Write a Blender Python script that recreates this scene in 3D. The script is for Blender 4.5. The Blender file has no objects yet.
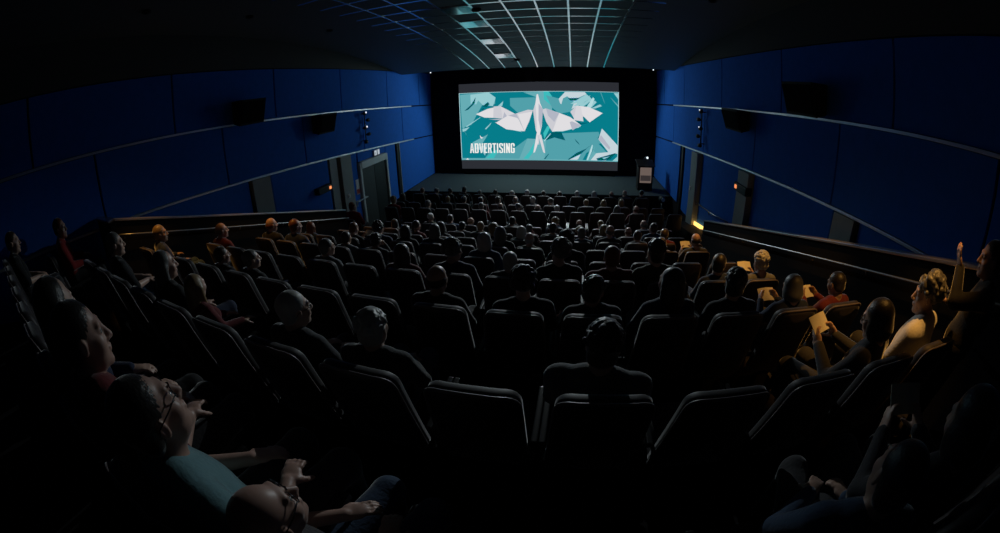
import bpy, bmesh, math, random
import numpy as np
from mathutils import Vector, Matrix, Euler
random.seed(7)
PI = math.pi
SC = bpy.context.scene
COL = SC.collection

# ---------------------------------------------------------------- materials
def lin(c):
    c /= 255.0
    return c / 12.92 if c <= .04045 else ((c + .055) / 1.055) ** 2.4
def rgb(r, g, b): return (lin(r), lin(g), lin(b), 1.0)
def pbr(name, col, rough=.6, spec=.5, metal=0., sheen=0., noise=0., nscale=40., coat=0., bump=0.):
    m = bpy.data.materials.new(name); m.use_nodes = True
    nt = m.node_tree; b = nt.nodes['Principled BSDF']
    b.inputs['Base Color'].default_value = col
    b.inputs['Roughness'].default_value = rough
    b.inputs['Specular IOR Level'].default_value = spec
    b.inputs['Metallic'].default_value = metal
    b.inputs['Sheen Weight'].default_value = sheen
    b.inputs['Sheen Roughness'].default_value = .3
    b.inputs['Coat Weight'].default_value = coat
    if noise > 0 or bump > 0:
        tc = nt.nodes.new('ShaderNodeTexCoord'); n = nt.nodes.new('ShaderNodeTexNoise')
        n.inputs['Scale'].default_value = nscale; n.inputs['Detail'].default_value = 3
        nt.links.new(tc.outputs['Object'], n.inputs['Vector'])
        if noise > 0:
            r = nt.nodes.new('ShaderNodeMixRGB'); r.blend_type = 'MIX'
            r.inputs[1].default_value = tuple(min(1, c * (1 - noise)) for c in col[:3]) + (1,)
            r.inputs[2].default_value = tuple(min(1, c * (1 + noise)) for c in col[:3]) + (1,)
            nt.links.new(n.outputs['Fac'], r.inputs[0]); nt.links.new(r.outputs[0], b.inputs['Base Color'])
        if bump > 0:
            bp = nt.nodes.new('ShaderNodeBump'); bp.inputs['Strength'].default_value = bump; bp.inputs['Distance'].default_value = .01
            nt.links.new(n.outputs['Fac'], bp.inputs['Height']); nt.links.new(bp.outputs[0], b.inputs['Normal'])
    return m
def emit(name, col, s=1.):
    m = bpy.data.materials.new(name); m.use_nodes = True
    nt = m.node_tree; nt.nodes.clear()
    e = nt.nodes.new('ShaderNodeEmission'); o = nt.nodes.new('ShaderNodeOutputMaterial')
    e.inputs[0].default_value = col; e.inputs[1].default_value = s
    nt.links.new(e.outputs[0], o.inputs[0]); return m

M = {}
M['carpet'] = pbr('dark_carpet', rgb(42, 40, 42), .95, .2, noise=.4, nscale=60)
M['stage'] = pbr('stage_carpet', (.062, .082, .084, 1), .8, .3, noise=.25, nscale=25)
M['black'] = pbr('black_cloth', (.008, .008, .010, 1), .95, .1)
M['blackpaint'] = pbr('black_paint', (.012, .012, .013, 1), .5, .4)
M['blue'] = pbr('blue_acoustic_fabric', (.027, .175, .70, 1), .9, .15, noise=.12, nscale=8)
M['wallgrey'] = pbr('grey_plaster', (.12, .118, .11, 1), .9, .1)
M['walldark'] = pbr('dark_backing', (.01, .01, .014, 1), .9, .2)
M['pilaster'] = pbr('grey_green_paint', (.36, .39, .38, 1), .6, .4, noise=.1, nscale=5)
M['trim'] = pbr('brushed_aluminium', (.80, .82, .86, 1), .42, .5, .85)
M['rail'] = pbr('grey_rail', (.38, .39, .40, 1), .38, .5, .85)
M['tile'] = pbr('ceiling_tile', (.17, .19, .19, 1), .6, .15, noise=.2, nscale=30)
M['bar'] = pbr('ceiling_bar', (.98, .98, .98, 1), .21, .5, .82)
M['barx'] = pbr('ceiling_cross_bar', (.98, .98, .98, 1), .17, .5, .92)
M['ventwhite'] = pbr('vent_white', (.97, .97, .97, 1), .14, .6, .9)
M['ventdark'] = pbr('vent_dark', (.03, .03, .03, 1), .6, .4)
M['seat'] = pbr('dark_seat_velour', (.030, .024, .026, 1), .6, .5, sheen=.6, noise=.2, nscale=50)
M['piping'] = pbr('seat_piping', (.16, .13, .13, 1), .45, .5, sheen=.7)
M['plastic'] = pbr('black_plastic', (.02, .02, .02, 1), .4, .5)
M['metal'] = pbr('dark_metal', (.10, .10, .10, 1), .4, .5, .8)
M['frame'] = pbr('pale_frame_paint', (.80, .86, .84, 1), .5, .4)
M['door'] = pbr('shaded_door_leaf', (.025, .03, .03, 1), .5, .4)  # darkness of the open leaf put into its colour
M['steel'] = pbr('polished_steel', (.7, .72, .75, 1), .25, .5, 1.)
M['white'] = pbr('white_card', (.85, .85, .85, 1), .6, .3)
M['red'] = pbr('red_print', (.5, .06, .05, 1), .6, .3)
M['wood'] = pbr('dark_wood', (.03, .022, .018, 1), .4, .5, noise=.3, nscale=12)
M['cap'] = pbr('dark_lacquer_cap', (.62, .62, .64, 1), .28, .6, .8)
M['glass'] = pbr('spectacle_frame', (.05, .05, .06, 1), .2, .6, .5)
M['paper'] = pbr('programme_paper', (.80, .76, .62, 1), .55, .4)
M['eye'] = pbr('eyeball', (.5, .48, .46, 1), .2, .5)
M['speaker'] = pbr('black_speaker', (.012, .010, .010, 1), .7, .3)
M['board'] = emit('beige_board_glow', rgb(104, 90, 84), 1.)  # lectern front board: light falling on it put in as glow
M['boardpic'] = emit('board_photo_glow', rgb(52, 46, 46), 1.)
M['warmled'] = emit('warm_led', (1., .55, .13, 1), 2.2)
M['redled'] = emit('amber_indicator', (1., .32, .12, 1), 1.0)
M['whiteled'] = emit('cool_lamp', (.85, .93, 1., 1), 1.2)
M['exit'] = emit('lit_exit_panel', (.75, .85, .95, 1), .55)
M['exitdark'] = pbr('exit_print', (.05, .12, .2, 1), .6, .3)
SKIN = [pbr('skin_%s' % n, c, .45, .5, sheen=.25) for n, c in
        (('fair', (.62, .40, .31, 1)), ('rosy', (.56, .34, .27, 1)), ('tan', (.45, .27, .19, 1)))]
HAIR = {n: pbr('hair_' + n, c, .42, .5, sheen=1., bump=.3, nscale=90) for n, c in
        (('white', (.44, .43, .40, 1)), ('grey', (.12, .118, .112, 1)), ('blond', (.26, .17, .075, 1)),
         ('brown', (.045, .027, .016, 1)), ('dark', (.016, .013, .011, 1)), ('auburn', (.16, .05, .02, 1)))}
CLOTH = {n: pbr('cloth_' + n, c, .85, .25, sheen=.8, noise=.15, nscale=60, bump=.3) for n, c in
         (('black', (.02, .02, .022, 1)), ('charcoal', (.05, .05, .055, 1)), ('navy', (.025, .035, .075, 1)),
          ('maroon', (.14, .022, .025, 1)), ('olive', (.06, .065, .035, 1)), ('grey', (.16, .165, .17, 1)),
          ('white', (.72, .70, .64, 1)), ('teal', (.16, .30, .33, 1)), ('denim', (.05, .085, .15, 1)),
          ('beige', (.38, .31, .21, 1)), ('red', (.30, .03, .03, 1)))}

# ---------------------------------------------------------------- object helpers
def tag(o, label, cat, group=None):
    o['label'] = label; o['category'] = cat
    if group: o['group'] = group
    return o
def link(name, me, mats, parent=None):
    o = bpy.data.objects.new(name, me)
    for m in (mats if isinstance(mats, (list, tuple)) else [mats]):
        if m.name not in [x.name for x in me.materials if x]: me.materials.append(m)
    COL.objects.link(o)
    if parent: o.parent = parent
    return o
def empty(name, loc=(0, 0, 0), rz=0):
    o = bpy.data.objects.new(name, None); COL.objects.link(o); o.location = loc; o.rotation_euler = (0, 0, rz)
    o.empty_display_size = .1
    return o
class MB:
    """collects polygons with material slots, makes one mesh"""
    def __init__(s): s.v = []; s.f = []; s.m = []
    def add(s, vs, fs, mi=0):
        o = len(s.v); s.v += [tuple(v) for v in vs]
        for f in fs: s.f.append([i + o for i in f]); s.m.append(mi)
    def box(s, x0, x1, y0, y1, z0, z1, mi=0, rot=None, piv=None):
        vs = [Vector((x, y, z)) for x in (x0, x1) for y in (y0, y1) for z in (z0, z1)]
        if rot is not None:
            p = Vector(piv or ((x0 + x1) / 2, (y0 + y1) / 2, (z0 + z1) / 2)); vs = [rot @ (v - p) + p for v in vs]
        s.add(vs, [(0, 1, 3, 2), (4, 6, 7, 5), (0, 4, 5, 1), (2, 3, 7, 6), (0, 2, 6, 4), (1, 5, 7, 3)], mi)
    def prism(s, pts, ext, mi=0):
        """polygon pts (3d, planar) extruded by vector ext"""
        n = len(pts); e = Vector(ext); P = [Vector(p) for p in pts]
        s.add(P + [p + e for p in P], [tuple(range(n))[::-1], tuple(range(n, 2 * n))] + [(i, (i + 1) % n, n + (i + 1) % n, n + i) for i in range(n)], mi)
    def tube(s, pts, r, seg=8, closed=False, mi=0):
        P = [Vector(p) for p in pts]; n = len(P); rings = []
        for i in range(n):
            a = P[i - 1] if (i > 0 or closed) else P[i]; b = P[(i + 1) % n] if (i < n - 1 or closed) else P[i]
            t = (b - a).normalized(); u = t.orthogonal().normalized() if i == 0 else (uprev - t * uprev.dot(t)).normalized()
            uprev = u; w = t.cross(u); rr = r[i] if isinstance(r, (list, tuple)) else r
            rings.append([P[i] + (u * math.cos(2 * PI * k / seg) + w * math.sin(2 * PI * k / seg)) * rr for k in range(seg)])
        vs = [v for rg in rings for v in rg]; fs = []
        for i in range(n if closed else n - 1):
            j = (i + 1) % n
            fs += [(i * seg + k, i * seg + (k + 1) % seg, j * seg + (k + 1) % seg, j * seg + k) for k in range(seg)]
        if not closed: fs += [tuple(range(seg))[::-1], tuple(range((n - 1) * seg, n * seg))]
        s.add(vs, fs, mi)
    def lathe(s, prof, c=(0, 0, 0), ax='z', seg=16, mi=0):
        R = {'z': Matrix.Identity(3), 'y': Matrix.Rotation(-PI / 2, 3, 'X'), 'x': Matrix.Rotation(PI / 2, 3, 'Y')}[ax]
        vs = [R @ Vector((r * math.cos(2 * PI * k / seg), r * math.sin(2 * PI * k / seg), z)) + Vector(c) for r, z in prof for k in range(seg)]
        n = len(prof); fs = [(i * seg + k, i * seg + (k + 1) % seg, (i + 1) * seg + (k + 1) % seg, (i + 1) * seg + k) for i in range(n - 1) for k in range(seg)]
        fs += [tuple(range(seg))[::-1], tuple(range((n - 1) * seg, n * seg))]
        s.add(vs, fs, mi)
    def build(s, name, mats, parent=None, smooth=False, bevel=0., seg=2):
        me = bpy.data.meshes.new(name); me.from_pydata(s.v, [], s.f)
        mats = mats if isinstance(mats, (list, tuple)) else [mats]
        for m in mats: me.materials.append(m)
        me.polygons.foreach_set('material_index', s.m)
        if bevel > 0:
            bm = bmesh.new(); bm.from_mesh(me)
            bmesh.ops.recalc_face_normals(bm, faces=bm.faces)
            ed = [e for e in bm.edges if len(e.link_faces) == 2 and e.calc_face_angle(0) > .5]
            bmesh.ops.bevel(bm, geom=ed, offset=bevel, segments=seg, affect='EDGES', profile=.6)
            bm.to_mesh(me); bm.free()
        else:
            bm = bmesh.new(); bm.from_mesh(me); bmesh.ops.recalc_face_normals(bm, faces=bm.faces); bm.to_mesh(me); bm.free()
        if smooth: me.polygons.foreach_set('use_smooth', [True] * len(me.polygons))
        me.update()
        o = bpy.data.objects.new(name, me); COL.objects.link(o)
        if parent: o.parent = parent
        return o
def struct(o): o['kind'] = 'structure'; return o
def place(o, loc, rot=(0, 0, 0)): o.location = loc; o.rotation_euler = rot; return o
def copy_tree(o, parent=None):
    c = o.copy(); COL.objects.link(c)
    if parent: c.parent = parent
    for ch in list(o.children): copy_tree(ch, c)
    return c
ORD = ['zeroth', 'first', 'second', 'third', 'fourth', 'fifth', 'sixth', 'seventh', 'eighth', 'ninth', 'tenth', 'eleventh', 'twelfth', 'thirteenth', 'fourteenth', 'fifteenth', 'sixteenth', 'seventeenth', 'eighteenth']

# ---------------------------------------------------------------- room dimensions (metres, camera at the origin)
XL, XR = -6.56, 3.87
YS, YB, YK = 17.2, 17.45, -2.6             # screen, front wall, rear wall
ZP = .99                                   # top of the blue panels
ZST = -3.85                                # stage level
def zu(y): return .019 - .031 * y          # upper ledge
def zl(y): return -1.089 - .0508 * y       # lower ledge
def zceil(y):
    y = max(y, 4.82); return 1.6253 - .0617 * (y - 8) - .0097 * (y - 8) ** 2
SEAT_H = 1.05
def row_y(k): return 1.10 + 1.12 * (11 - k)
def row_floor(k):
    if k <= 2: return -4.51
    if k <= 4: return -4.39
    return -.8195 - .2906 * row_y(k) - SEAT_H
def rake(y): return -.8195 - .2906 * y - SEAT_H

# ---------------------------------------------------------------- floor, walls, ceiling
f = MB()
prof = [(YB, -4.51)]
edge = row_y(2) - .40
prof += [(edge, -4.51)]
for k in range(3, 13):
    z = row_floor(k); prof += [(prof[-1][0], z)]
    prof += [(row_y(k) - .40 if k != 4 else row_y(4) - .40, z)]
prof[-1] = (YK, row_floor(12))
pts = [(XL, y, z) for y, z in prof] + [(XL, YK, -5.2), (XL, YB, -5.2)]
f.prism(pts, (XR - XL, 0, 0))
struct(f.build('floor', M['carpet']))

def wall(name, x0, x1, y0, y1, z0, z1, m):
    b = MB(); b.box(x0, x1, y0, y1, z0, z1); return struct(b.build(name, m))
wall('wall_left', XL - .25, XL - .06, YK, YB, -5.2, ZP + .02, M['walldark'])
wall('wall_right', XR + .06, XR + .25, YK, YB, -5.2, ZP + .02, M['walldark'])
wall('wall_left_upper', XL - .25, XL, YK, YB, ZP + .02, 2.2, M['wallgrey'])
wall('wall_right_upper', XR, XR + .25, YK, YB, ZP + .02, 2.2, M['wallgrey'])
wall('wall_front', XL - .25, XR + .25, YB, YB + .2, -5.2, 2.2, M['black'])
wall('wall_rear', XL - .25, XR + .25, YK - .2, YK, -5.2, 2.2, M['walldark'])

YC = 14.18                                  # the gridded ceiling stops here
ys = [YK + i * .3195 for i in range(200) if YK + i * .3195 < YC] + [YC]
c = MB()
for a, b in zip(ys[:-1], ys[1:]):
    c.add([(XL, a, zceil(a)), (XR, a, zceil(a)), (XR, b, zceil(b)), (XL, b, zceil(b)),
           (XL, a, zceil(a) + .1), (XR, a, zceil(a) + .1), (XR, b, zceil(b) + .1), (XL, b, zceil(b) + .1)],
          [(3, 2, 1, 0), (4, 5, 6, 7)])
o = struct(c.build('ceiling', M['tile'], smooth=True))
c = MB(); c.box(XL, XR, YC, YB, zceil(YC) + .16, zceil(YC) + .3)
c.box(XL, XR, YC - .02, YC + .08, zceil(YC) + .0, zceil(YC) + .25)
struct(c.build('ceiling_over_stage', M['black']))
g = MB()
for k in range(-6, 3):
    x = -.019 + .6 * k
    if XL + .05 < x < XR - .05:
        yy = [y for y in ys if y > 2.0]
        for a, b in zip(yy[:-1], yy[1:]):
            w, d = .019, .012
            g.add([(x - w, a, zceil(a) - d), (x + w, a, zceil(a) - d), (x + w, b, zceil(b) - d), (x - w, b, zceil(b) - d),
                   (x - w, a, zceil(a)), (x + w, a, zceil(a)), (x + w, b, zceil(b)), (x - w, b, zceil(b))],
                  [(3, 2, 1, 0), (0, 4, 7, 3), (1, 2, 6, 5)])
struct(g.build('trim_1_ceiling_runners', M['bar']))
g = MB()
for j in range(-9, 11):
    y = 7.577 + .639 * j
    if 2 < y < YC: g.box(-4.219, 1.781, y - .03, y + .03, zceil(y) - .0025, zceil(y) + .006)
struct(g.build('trim_2_ceiling_cross_bars', M['barx']))

# blue fabric panels in three tiers; every panel is its own thing
def panel(side, ya, yb, lo, hi, label, tier, n):
    x = XL - .055 if side == 'left' else XR + .055; dx = .053 if side == 'left' else -.053
    g_ = .02
    pts = [(0, ya + g_, lo(ya + g_)), (0, yb - g_, lo(yb - g_)), (0, yb - g_, hi(yb - g_)), (0, ya + g_, hi(ya + g_))]
    m = MB(); m.prism([(0, p[1] - ya, p[2]) for p in pts], (dx, 0, 0))
    o = m.build('acoustic_panel', M['blue'], bevel=.006); o.location = (x, ya, 0)
    tag(o, label, 'wall panel', 'blue acoustic panels on the %s wall' % side)
    return o
tiers = {
 'left': {'top': [-2.4, .9, 3.9, 6.84, 9.75, 12.81, 15.9, YB - .02], 'middle': [-2.4, -.9, 2.1, 5.10, 7.84, 10.9, 14.0, YB - .02]},
 'right': {'top': [-2.4, .5, 3.4, 6.37, 9.45, 12.96, 15.9, YB - .02], 'middle': [-2.4, 1.7, 4.54, 7.42, 10.75, 14.26, YB - .02]}}
for side in ('left', 'right'):
    for tier, (lo, hi) in {'top': (lambda y: zu(y) + .026, lambda y: ZP), 'middle': (lambda y: zl(y) + .026, lambda y: zu(y) - .026)}.items():
        L = tiers[side][tier]
        for i in range(len(L) - 1):
            n = len(L) - 1 - i
            panel(side, L[i], L[i + 1], lo, hi, 'blue fabric wall panel, %s row on the %s wall, %s back from the screen' % (tier, side, ORD[n]), tier, n)
low = {'left': [(-2.4, 5.68), (6.40, 8.78), (9.92, 10.36), (12.36, 13.2), (13.42, YB - .02)],
       'right': [(-2.4, 3.80), (4.42, 7.28), (7.93, 10.74), (11.42, 12.62), (13.2, YB - .02)]}
for side in low:
    for i, (a, b) in enumerate(low[side]):
        bot = (lambda y: max(-3.9, -1.85 - .27 * y)) if b < YB - 1 else (lambda y: ZST + .02)
        panel(side, a, b, bot, lambda y: zl(y) - .026, 'blue fabric panel under the lower ledge on the %s wall, %s back from the screen' % (side, ORD[len(low[side]) - i]), 'low', i)
panel('left', 10.40, 12.35, lambda y: -1.95, lambda y: zl(y) - .026, 'blue fabric wall panel right above the double door on the left wall', 'low', 9)
n = 3
for side, x0, x1 in (('left', XL - .06, XL + .035), ('right', XR - .035, XR + .06)):
    for zf, ye in ((zu, 14.9 if side == 'left' else 14.26), (zl, 15.0 if side == 'left' else 14.26)):
        m = MB()
        m.add([(x, y, zf(y) + dz) for x in (x0, x1) for y in (-2.4, ye) for dz in (-.02, .02)],
              [(0, 1, 3, 2), (4, 6, 7, 5), (0, 4, 5, 1), (2, 3, 7, 6), (0, 2, 6, 4), (1, 5, 7, 3)])
        struct(m.build('trim_%d_ledge' % n, M['trim'], bevel=.006)); n += 1

# pilasters: grey-green boxes standing off the wall
def pilaster(name, side, ya, yb, d):
    m = MB(); x0, x1 = (XL - .06, XL + d) if side == 'left' else (XR - d, XR + .06)
    m.add([(x, y, z) for x in (x0, x1) for y in (ya, yb) for z in (-4.6, 0)],
          [(0, 1, 3, 2), (4, 6, 7, 5), (0, 4, 5, 1), (2, 3, 7, 6), (0, 2, 6, 4), (1, 5, 7, 3)])
    for i, v in enumerate(m.v):
        if v[2] == 0: m.v[i] = (v[0], v[1], zl(v[1]) - .03)
    o = struct(m.build(name, M['pilaster'], bevel=.008)); return o
pilaster('trim_7_pilaster', 'left', 9.30, 9.87, .10)
pilaster('trim_8_pilaster', 'left', 8.83, 9.2, .02)
pilaster('trim_9_pilaster', 'left', 5.74, 6.34, .05)
pilaster('trim_10_pilaster', 'right', 10.79, 11.37, .16)
pilaster('trim_11_pilaster', 'right', 7.33, 7.88, .12)
pilaster('trim_12_pilaster', 'right', 3.86, 4.36, .05)
for nm, x0, x1, y in (('trim_13_dark_post', XL - .06, XL + .06, 13.3), ('trim_14_dark_post', XR - .06, XR + .06, 12.72)):
    m = MB(); m.box(x0, x1, y - .09, y + .09, -4.5, zl(y) - .02); struct(m.build(nm, M['blackpaint'], bevel=.01))
    m = MB(); m.box(x0 + .02, x1 + (-.02 if x0 > 0 else .02), y + .09, y + .13, -4.5, zl(y) - .02)
    struct(m.build(nm.replace('dark_post', 'post_edge').replace('13', '15').replace('14', '16'), M['pilaster']))

# ---------------------------------------------------------------- stage
m = MB(); m.box(XL + .0, XR, 14.05, YB, -4.6, ZST)
struct(m.build('floor_stage', M['stage']))
m = MB(); m.box(XL, XR, 14.02, 14.07, -4.55, ZST - .005); struct(m.build('trim_17_stage_front', M['blackpaint']))

# ---------------------------------------------------------------- the screen
SX0, SX1 = -5.125, 2.097
SZT, SZB, STOP, SBOT = -.036, -3.175, .38, -3.59
scr = empty('cinema_screen', ((SX0 + SX1) / 2, YS, ZST))
tag(scr, 'wide lit cinema screen showing a white paper bird on teal and the word ADVERTISING', 'screen')
def loc(o): o.matrix_parent_inverse = Matrix.Translation(-scr.location); return o
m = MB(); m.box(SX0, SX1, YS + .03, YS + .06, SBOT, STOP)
fab = emit('faint_glow_band', rgb(44, 46, 52), 1.)  # bare bands: the projector's black level put in as a faint glow
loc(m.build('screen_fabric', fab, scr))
m = MB()
m.box(SX0 - .12, SX1 + .12, YS + .0, YS + .1, STOP, STOP + .12); m.box(SX0 - .12, SX1 + .12, YS + .0, YS + .1, SBOT - .12, SBOT)
m.box(SX0 - .12, SX0, YS + .0, YS + .1, SBOT, STOP); m.box(SX1, SX1 + .12, YS + .0, YS + .1, SBOT, STOP)
loc(m.build('screen_frame', M['black'], scr, bevel=.01))
m = MB(); m.box(SX0 + .1, SX1 - .1, YS - .02, YS + .1, ZST, SBOT - .12)
loc(m.build('screen_skirt', M['black'], scr))
# picture: u 0..800, v 0..340 (down)
PIC = {'bg': rgb(6, 124, 138), 'mid': rgb(82, 160, 170), 'mid2': rgb(102, 172, 180), 'lt': rgb(150, 202, 208), 'pale': rgb(196, 212, 218), 'turq': rgb(60, 188, 188),
       'dk': rgb(0, 92, 106), 'w1': rgb(224, 222, 225), 'w2': rgb(203, 203, 210), 'w3': rgb(178, 182, 196), 'w4': rgb(214, 213, 218), 'g1': rgb(150, 192, 202), 'txt': rgb(240, 240, 236), 'edge': rgb(178, 218, 222)}
keys = list(PIC); pm = [emit('picture_' + k, PIC[k], 1.) for k in keys]
pic = MB(); layer = [0]
def poly(key, pts):
    layer[0] += 1; y = YS + .028 - layer[0] * .0001
    P = [(SX0 + (SX1 - SX0) * u / 800., y, SZT + (SZB - SZT) * v / 340.) for u, v in pts]
    pic.add(P, [tuple(range(len(P)))], keys.index(key))
poly('bg', [(0, 0), (800, 0), (800, 340), (0, 340)])
# background facets
poly('mid2', [(5, 8), (155, 0), (188, 28), (185, 60), (120, 62), (60, 160), (10, 175)])
poly('lt', [(60, 10), (155, 2), (190, 28), (175, 70), (60, 55)])
poly('dk', [(25, 90), (62, 60), (88, 22), (80, 55), (45, 85)])
poly('mid2', [(10, 178), (60, 108), (100, 40), (120, 60), (70, 120), (18, 180)])
poly('lt', [(30, 168), (110, 122), (105, 128), (35, 172)])
poly('lt', [(10, 182), (50, 172), (30, 190), (12, 196)])
poly('lt', [(130, 182), (165, 150), (160, 160), (135, 186)])
poly('dk', [(120, 70), (150, 48), (158, 60), (140, 76)])
poly('lt', [(200, 70), (228, 46), (222, 70)])
poly('mid', [(262, 32), (400, 30), (400, 90), (300, 105), (262, 70)])
poly('mid2', [(330, 5), (440, 2), (470, 40), (470, 100), (400, 90), (395, 30)])
poly('bg', [(458, 2), (535, 2), (490, 48)])
poly('turq', [(430, 2), (455, 2), (500, 70), (475, 78), (430, 40)])
poly('mid', [(440, 20), (520, 40), (560, 100), (505, 110), (470, 80)])
poly('mid', [(520, 40), (620, 20), (650, 60), (560, 105)])
poly('pale', [(535, 4), (632, 4), (640, 14), (590, 36), (620, 60), (560, 90), (510, 60), (503, 38)])
poly('mid', [(525, 35), (545, 25), (580, 52), (560, 100), (505, 100)])
poly('lt', [(600, 40), (660, 20), (612, 72), (590, 58)])
poly('dk', [(548, 34), (610, 32), (590, 46), (560, 46)])
for i, (a, b) in enumerate([((560, 62), (650, 22)), ((575, 72), (662, 32)), ((600, 76), (670, 40)), ((640, 80), (690, 52)), ((658, 84), (716, 70))]):
    poly('lt', [a, (a[0] + 24, a[1] - 2), b, (b[0] - 10, b[1] - 8)])
poly('edge', [(640, 76), (672, 28), (680, 36), (660, 82)])
poly('mid2', [(755, 25), (798, 64), (798, 74), (770, 42)]); poly('lt', [(775, 6), (798, 6), (798, 36)])
poly('mid', [(708, 4), (712, 4), (732, 60), (726, 50)])
poly('mid2', [(20, 196), (22, 196), (40, 222)])
# lower background
poly('mid2', [(62, 250), (145, 210), (110, 262), (70, 300)])
poly('g1', [(70, 280), (140, 262), (125, 318), (108, 290)])
poly('mid', [(345, 232), (400, 238), (400, 336), (120, 336), (150, 300), (250, 300)])
poly('mid2', [(300, 338), (345, 232), (470, 238), (640, 232), (690, 250), (560, 338)])
poly('turq', [(318, 338), (352, 300), (380, 250), (372, 300), (345, 338)])
poly('turq', [(175, 290), (198, 290), (165, 338), (120, 338)])
poly('mid', [(440, 226), (560, 205), (680, 200), (690, 242), (640, 290), (540, 336), (430, 336)])
poly('mid', [(470, 208), (700, 195), (720, 250), (500, 290)])
poly('dk', [(425, 228), (470, 200), (515, 200), (535, 240), (480, 226), (440, 240)])
poly('turq', [(425, 205), (445, 170), (462, 172), (430, 235)])
poly('edge', [(428, 242), (460, 206), (463, 208), (430, 246)])
poly('dk', [(545, 335), (590, 300), (640, 278), (690, 235), (718, 190), (700, 240), (650, 290), (560, 338)])
poly('dk', [(424, 336), (450, 306), (452, 308), (432, 336)]); poly('dk', [(580, 230), (600, 250), (606, 262), (588, 244)])
poly('pale', [(548, 338), (612, 306), (600, 330), (590, 338)])
poly('mid', [(612, 306), (660, 262), (712, 212), (690, 270), (640, 300), (620, 338), (596, 338)])
poly('edge', [(640, 338), (668, 258), (672, 262), (668, 290), (648, 338)])
poly('mid2', [(648, 338), (690, 250), (735, 300), (700, 330)])
poly('pale', [(716, 178), (800, 262), (800, 300), (756, 300), (700, 232)])
poly('w3', [(700, 232), (712, 210), (760, 270), (756, 282)])
poly('mid', [(690, 244), (745, 296), (690, 300), (676, 290)])
poly('pale', [(690, 300), (796, 288), (740, 334), (690, 338), (660, 338)])
poly('dk', [(690, 326), (790, 296), (760, 330), (700, 338)])
poly('lt', [(720, 322), (760, 314), (730, 328)]); poly('lt', [(770, 338), (800, 312), (800, 338)])
# bird: wings and body
poly('dk', [(110, 85), (130, 78), (128, 88)])
poly('w1', [(85, 108), (150, 82), (215, 70), (175, 128), (130, 126)])
poly('w2', [(178, 72), (215, 70), (245, 118), (232, 134), (175, 128)])
poly('w4', [(215, 72), (290, 112), (240, 134), (222, 134)])
poly('w3', [(150, 134), (222, 134), (232, 100), (250, 130), (200, 140)])
poly('dk', [(184, 150), (268, 124), (215, 154), (190, 160)])
poly('edge', [(182, 150), (230, 152), (300, 190), (322, 200), (250, 186)])
poly('w1', [(186, 153), (250, 118), (300, 130), (330, 196), (240, 186)])
poly('w3', [(250, 118), (292, 108), (312, 150), (296, 130)])
poly('w2', [(292, 108), (350, 90), (376, 92), (355, 150), (330, 196)])
poly('w1', [(300, 112), (372, 100), (340, 180), (332, 196)])
poly('w1', [(720, 104), (650, 76), (590, 70), (625, 122), (655, 150)])
poly('w2', [(590, 70), (560, 100), (575, 128), (606, 140), (625, 122)])
poly('w4', [(590, 70), (612, 76), (625, 146), (575, 140)])
poly('dk', [(540, 122), (570, 142), (620, 154), (655, 150), (620, 160), (565, 150)])
poly('edge', [(470, 196), (540, 188), (614, 168), (600, 176), (520, 196)])
poly('w1', [(614, 166), (560, 126), (505, 106), (470, 198), (540, 190)])
poly('w3', [(612, 164), (570, 190), (556, 150), (568, 146)])
poly('w2', [(505, 106), (440, 84), (420, 90), (440, 150), (470, 198)])
poly('w3', [(440, 84), (505, 108), (480, 150), (450, 120)])
poly('w1', [(395, 16), (402, 14), (412, 60), (425, 90), (418, 170), (404, 228), (388, 190), (376, 95), (388, 60)])
poly('w3', [(404, 60), (425, 88), (420, 150), (412, 190), (402, 140)])
poly('w2', [(388, 62), (376, 95), (384, 160), (394, 200), (392, 120)])
poly('w1', [(392, 205), (410, 205), (404, 240), (382, 300), (374, 302), (386, 240)])
poly('w4', [(402, 215), (414, 212), (428, 270), (434, 304), (424, 300), (408, 245)])
poly('w2', [(396, 215), (406, 215), (404, 262), (400, 262)])
poly('w1', [(103, 212), (108, 222), (118, 226), (112, 232), (104, 228)])
poly('edge', [(0, 0), (800, 0), (800, 2), (0, 2)]); poly('edge', [(0, 0), (3, 0), (3, 340), (0, 340)]); poly('edge', [(797, 0), (800, 0), (800, 340), (797, 340)])
poly('mid2', [(0, 330), (800, 336), (800, 340), (0, 340)]); poly('w1', [(22, 338), (32, 330), (40, 338)])
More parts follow.
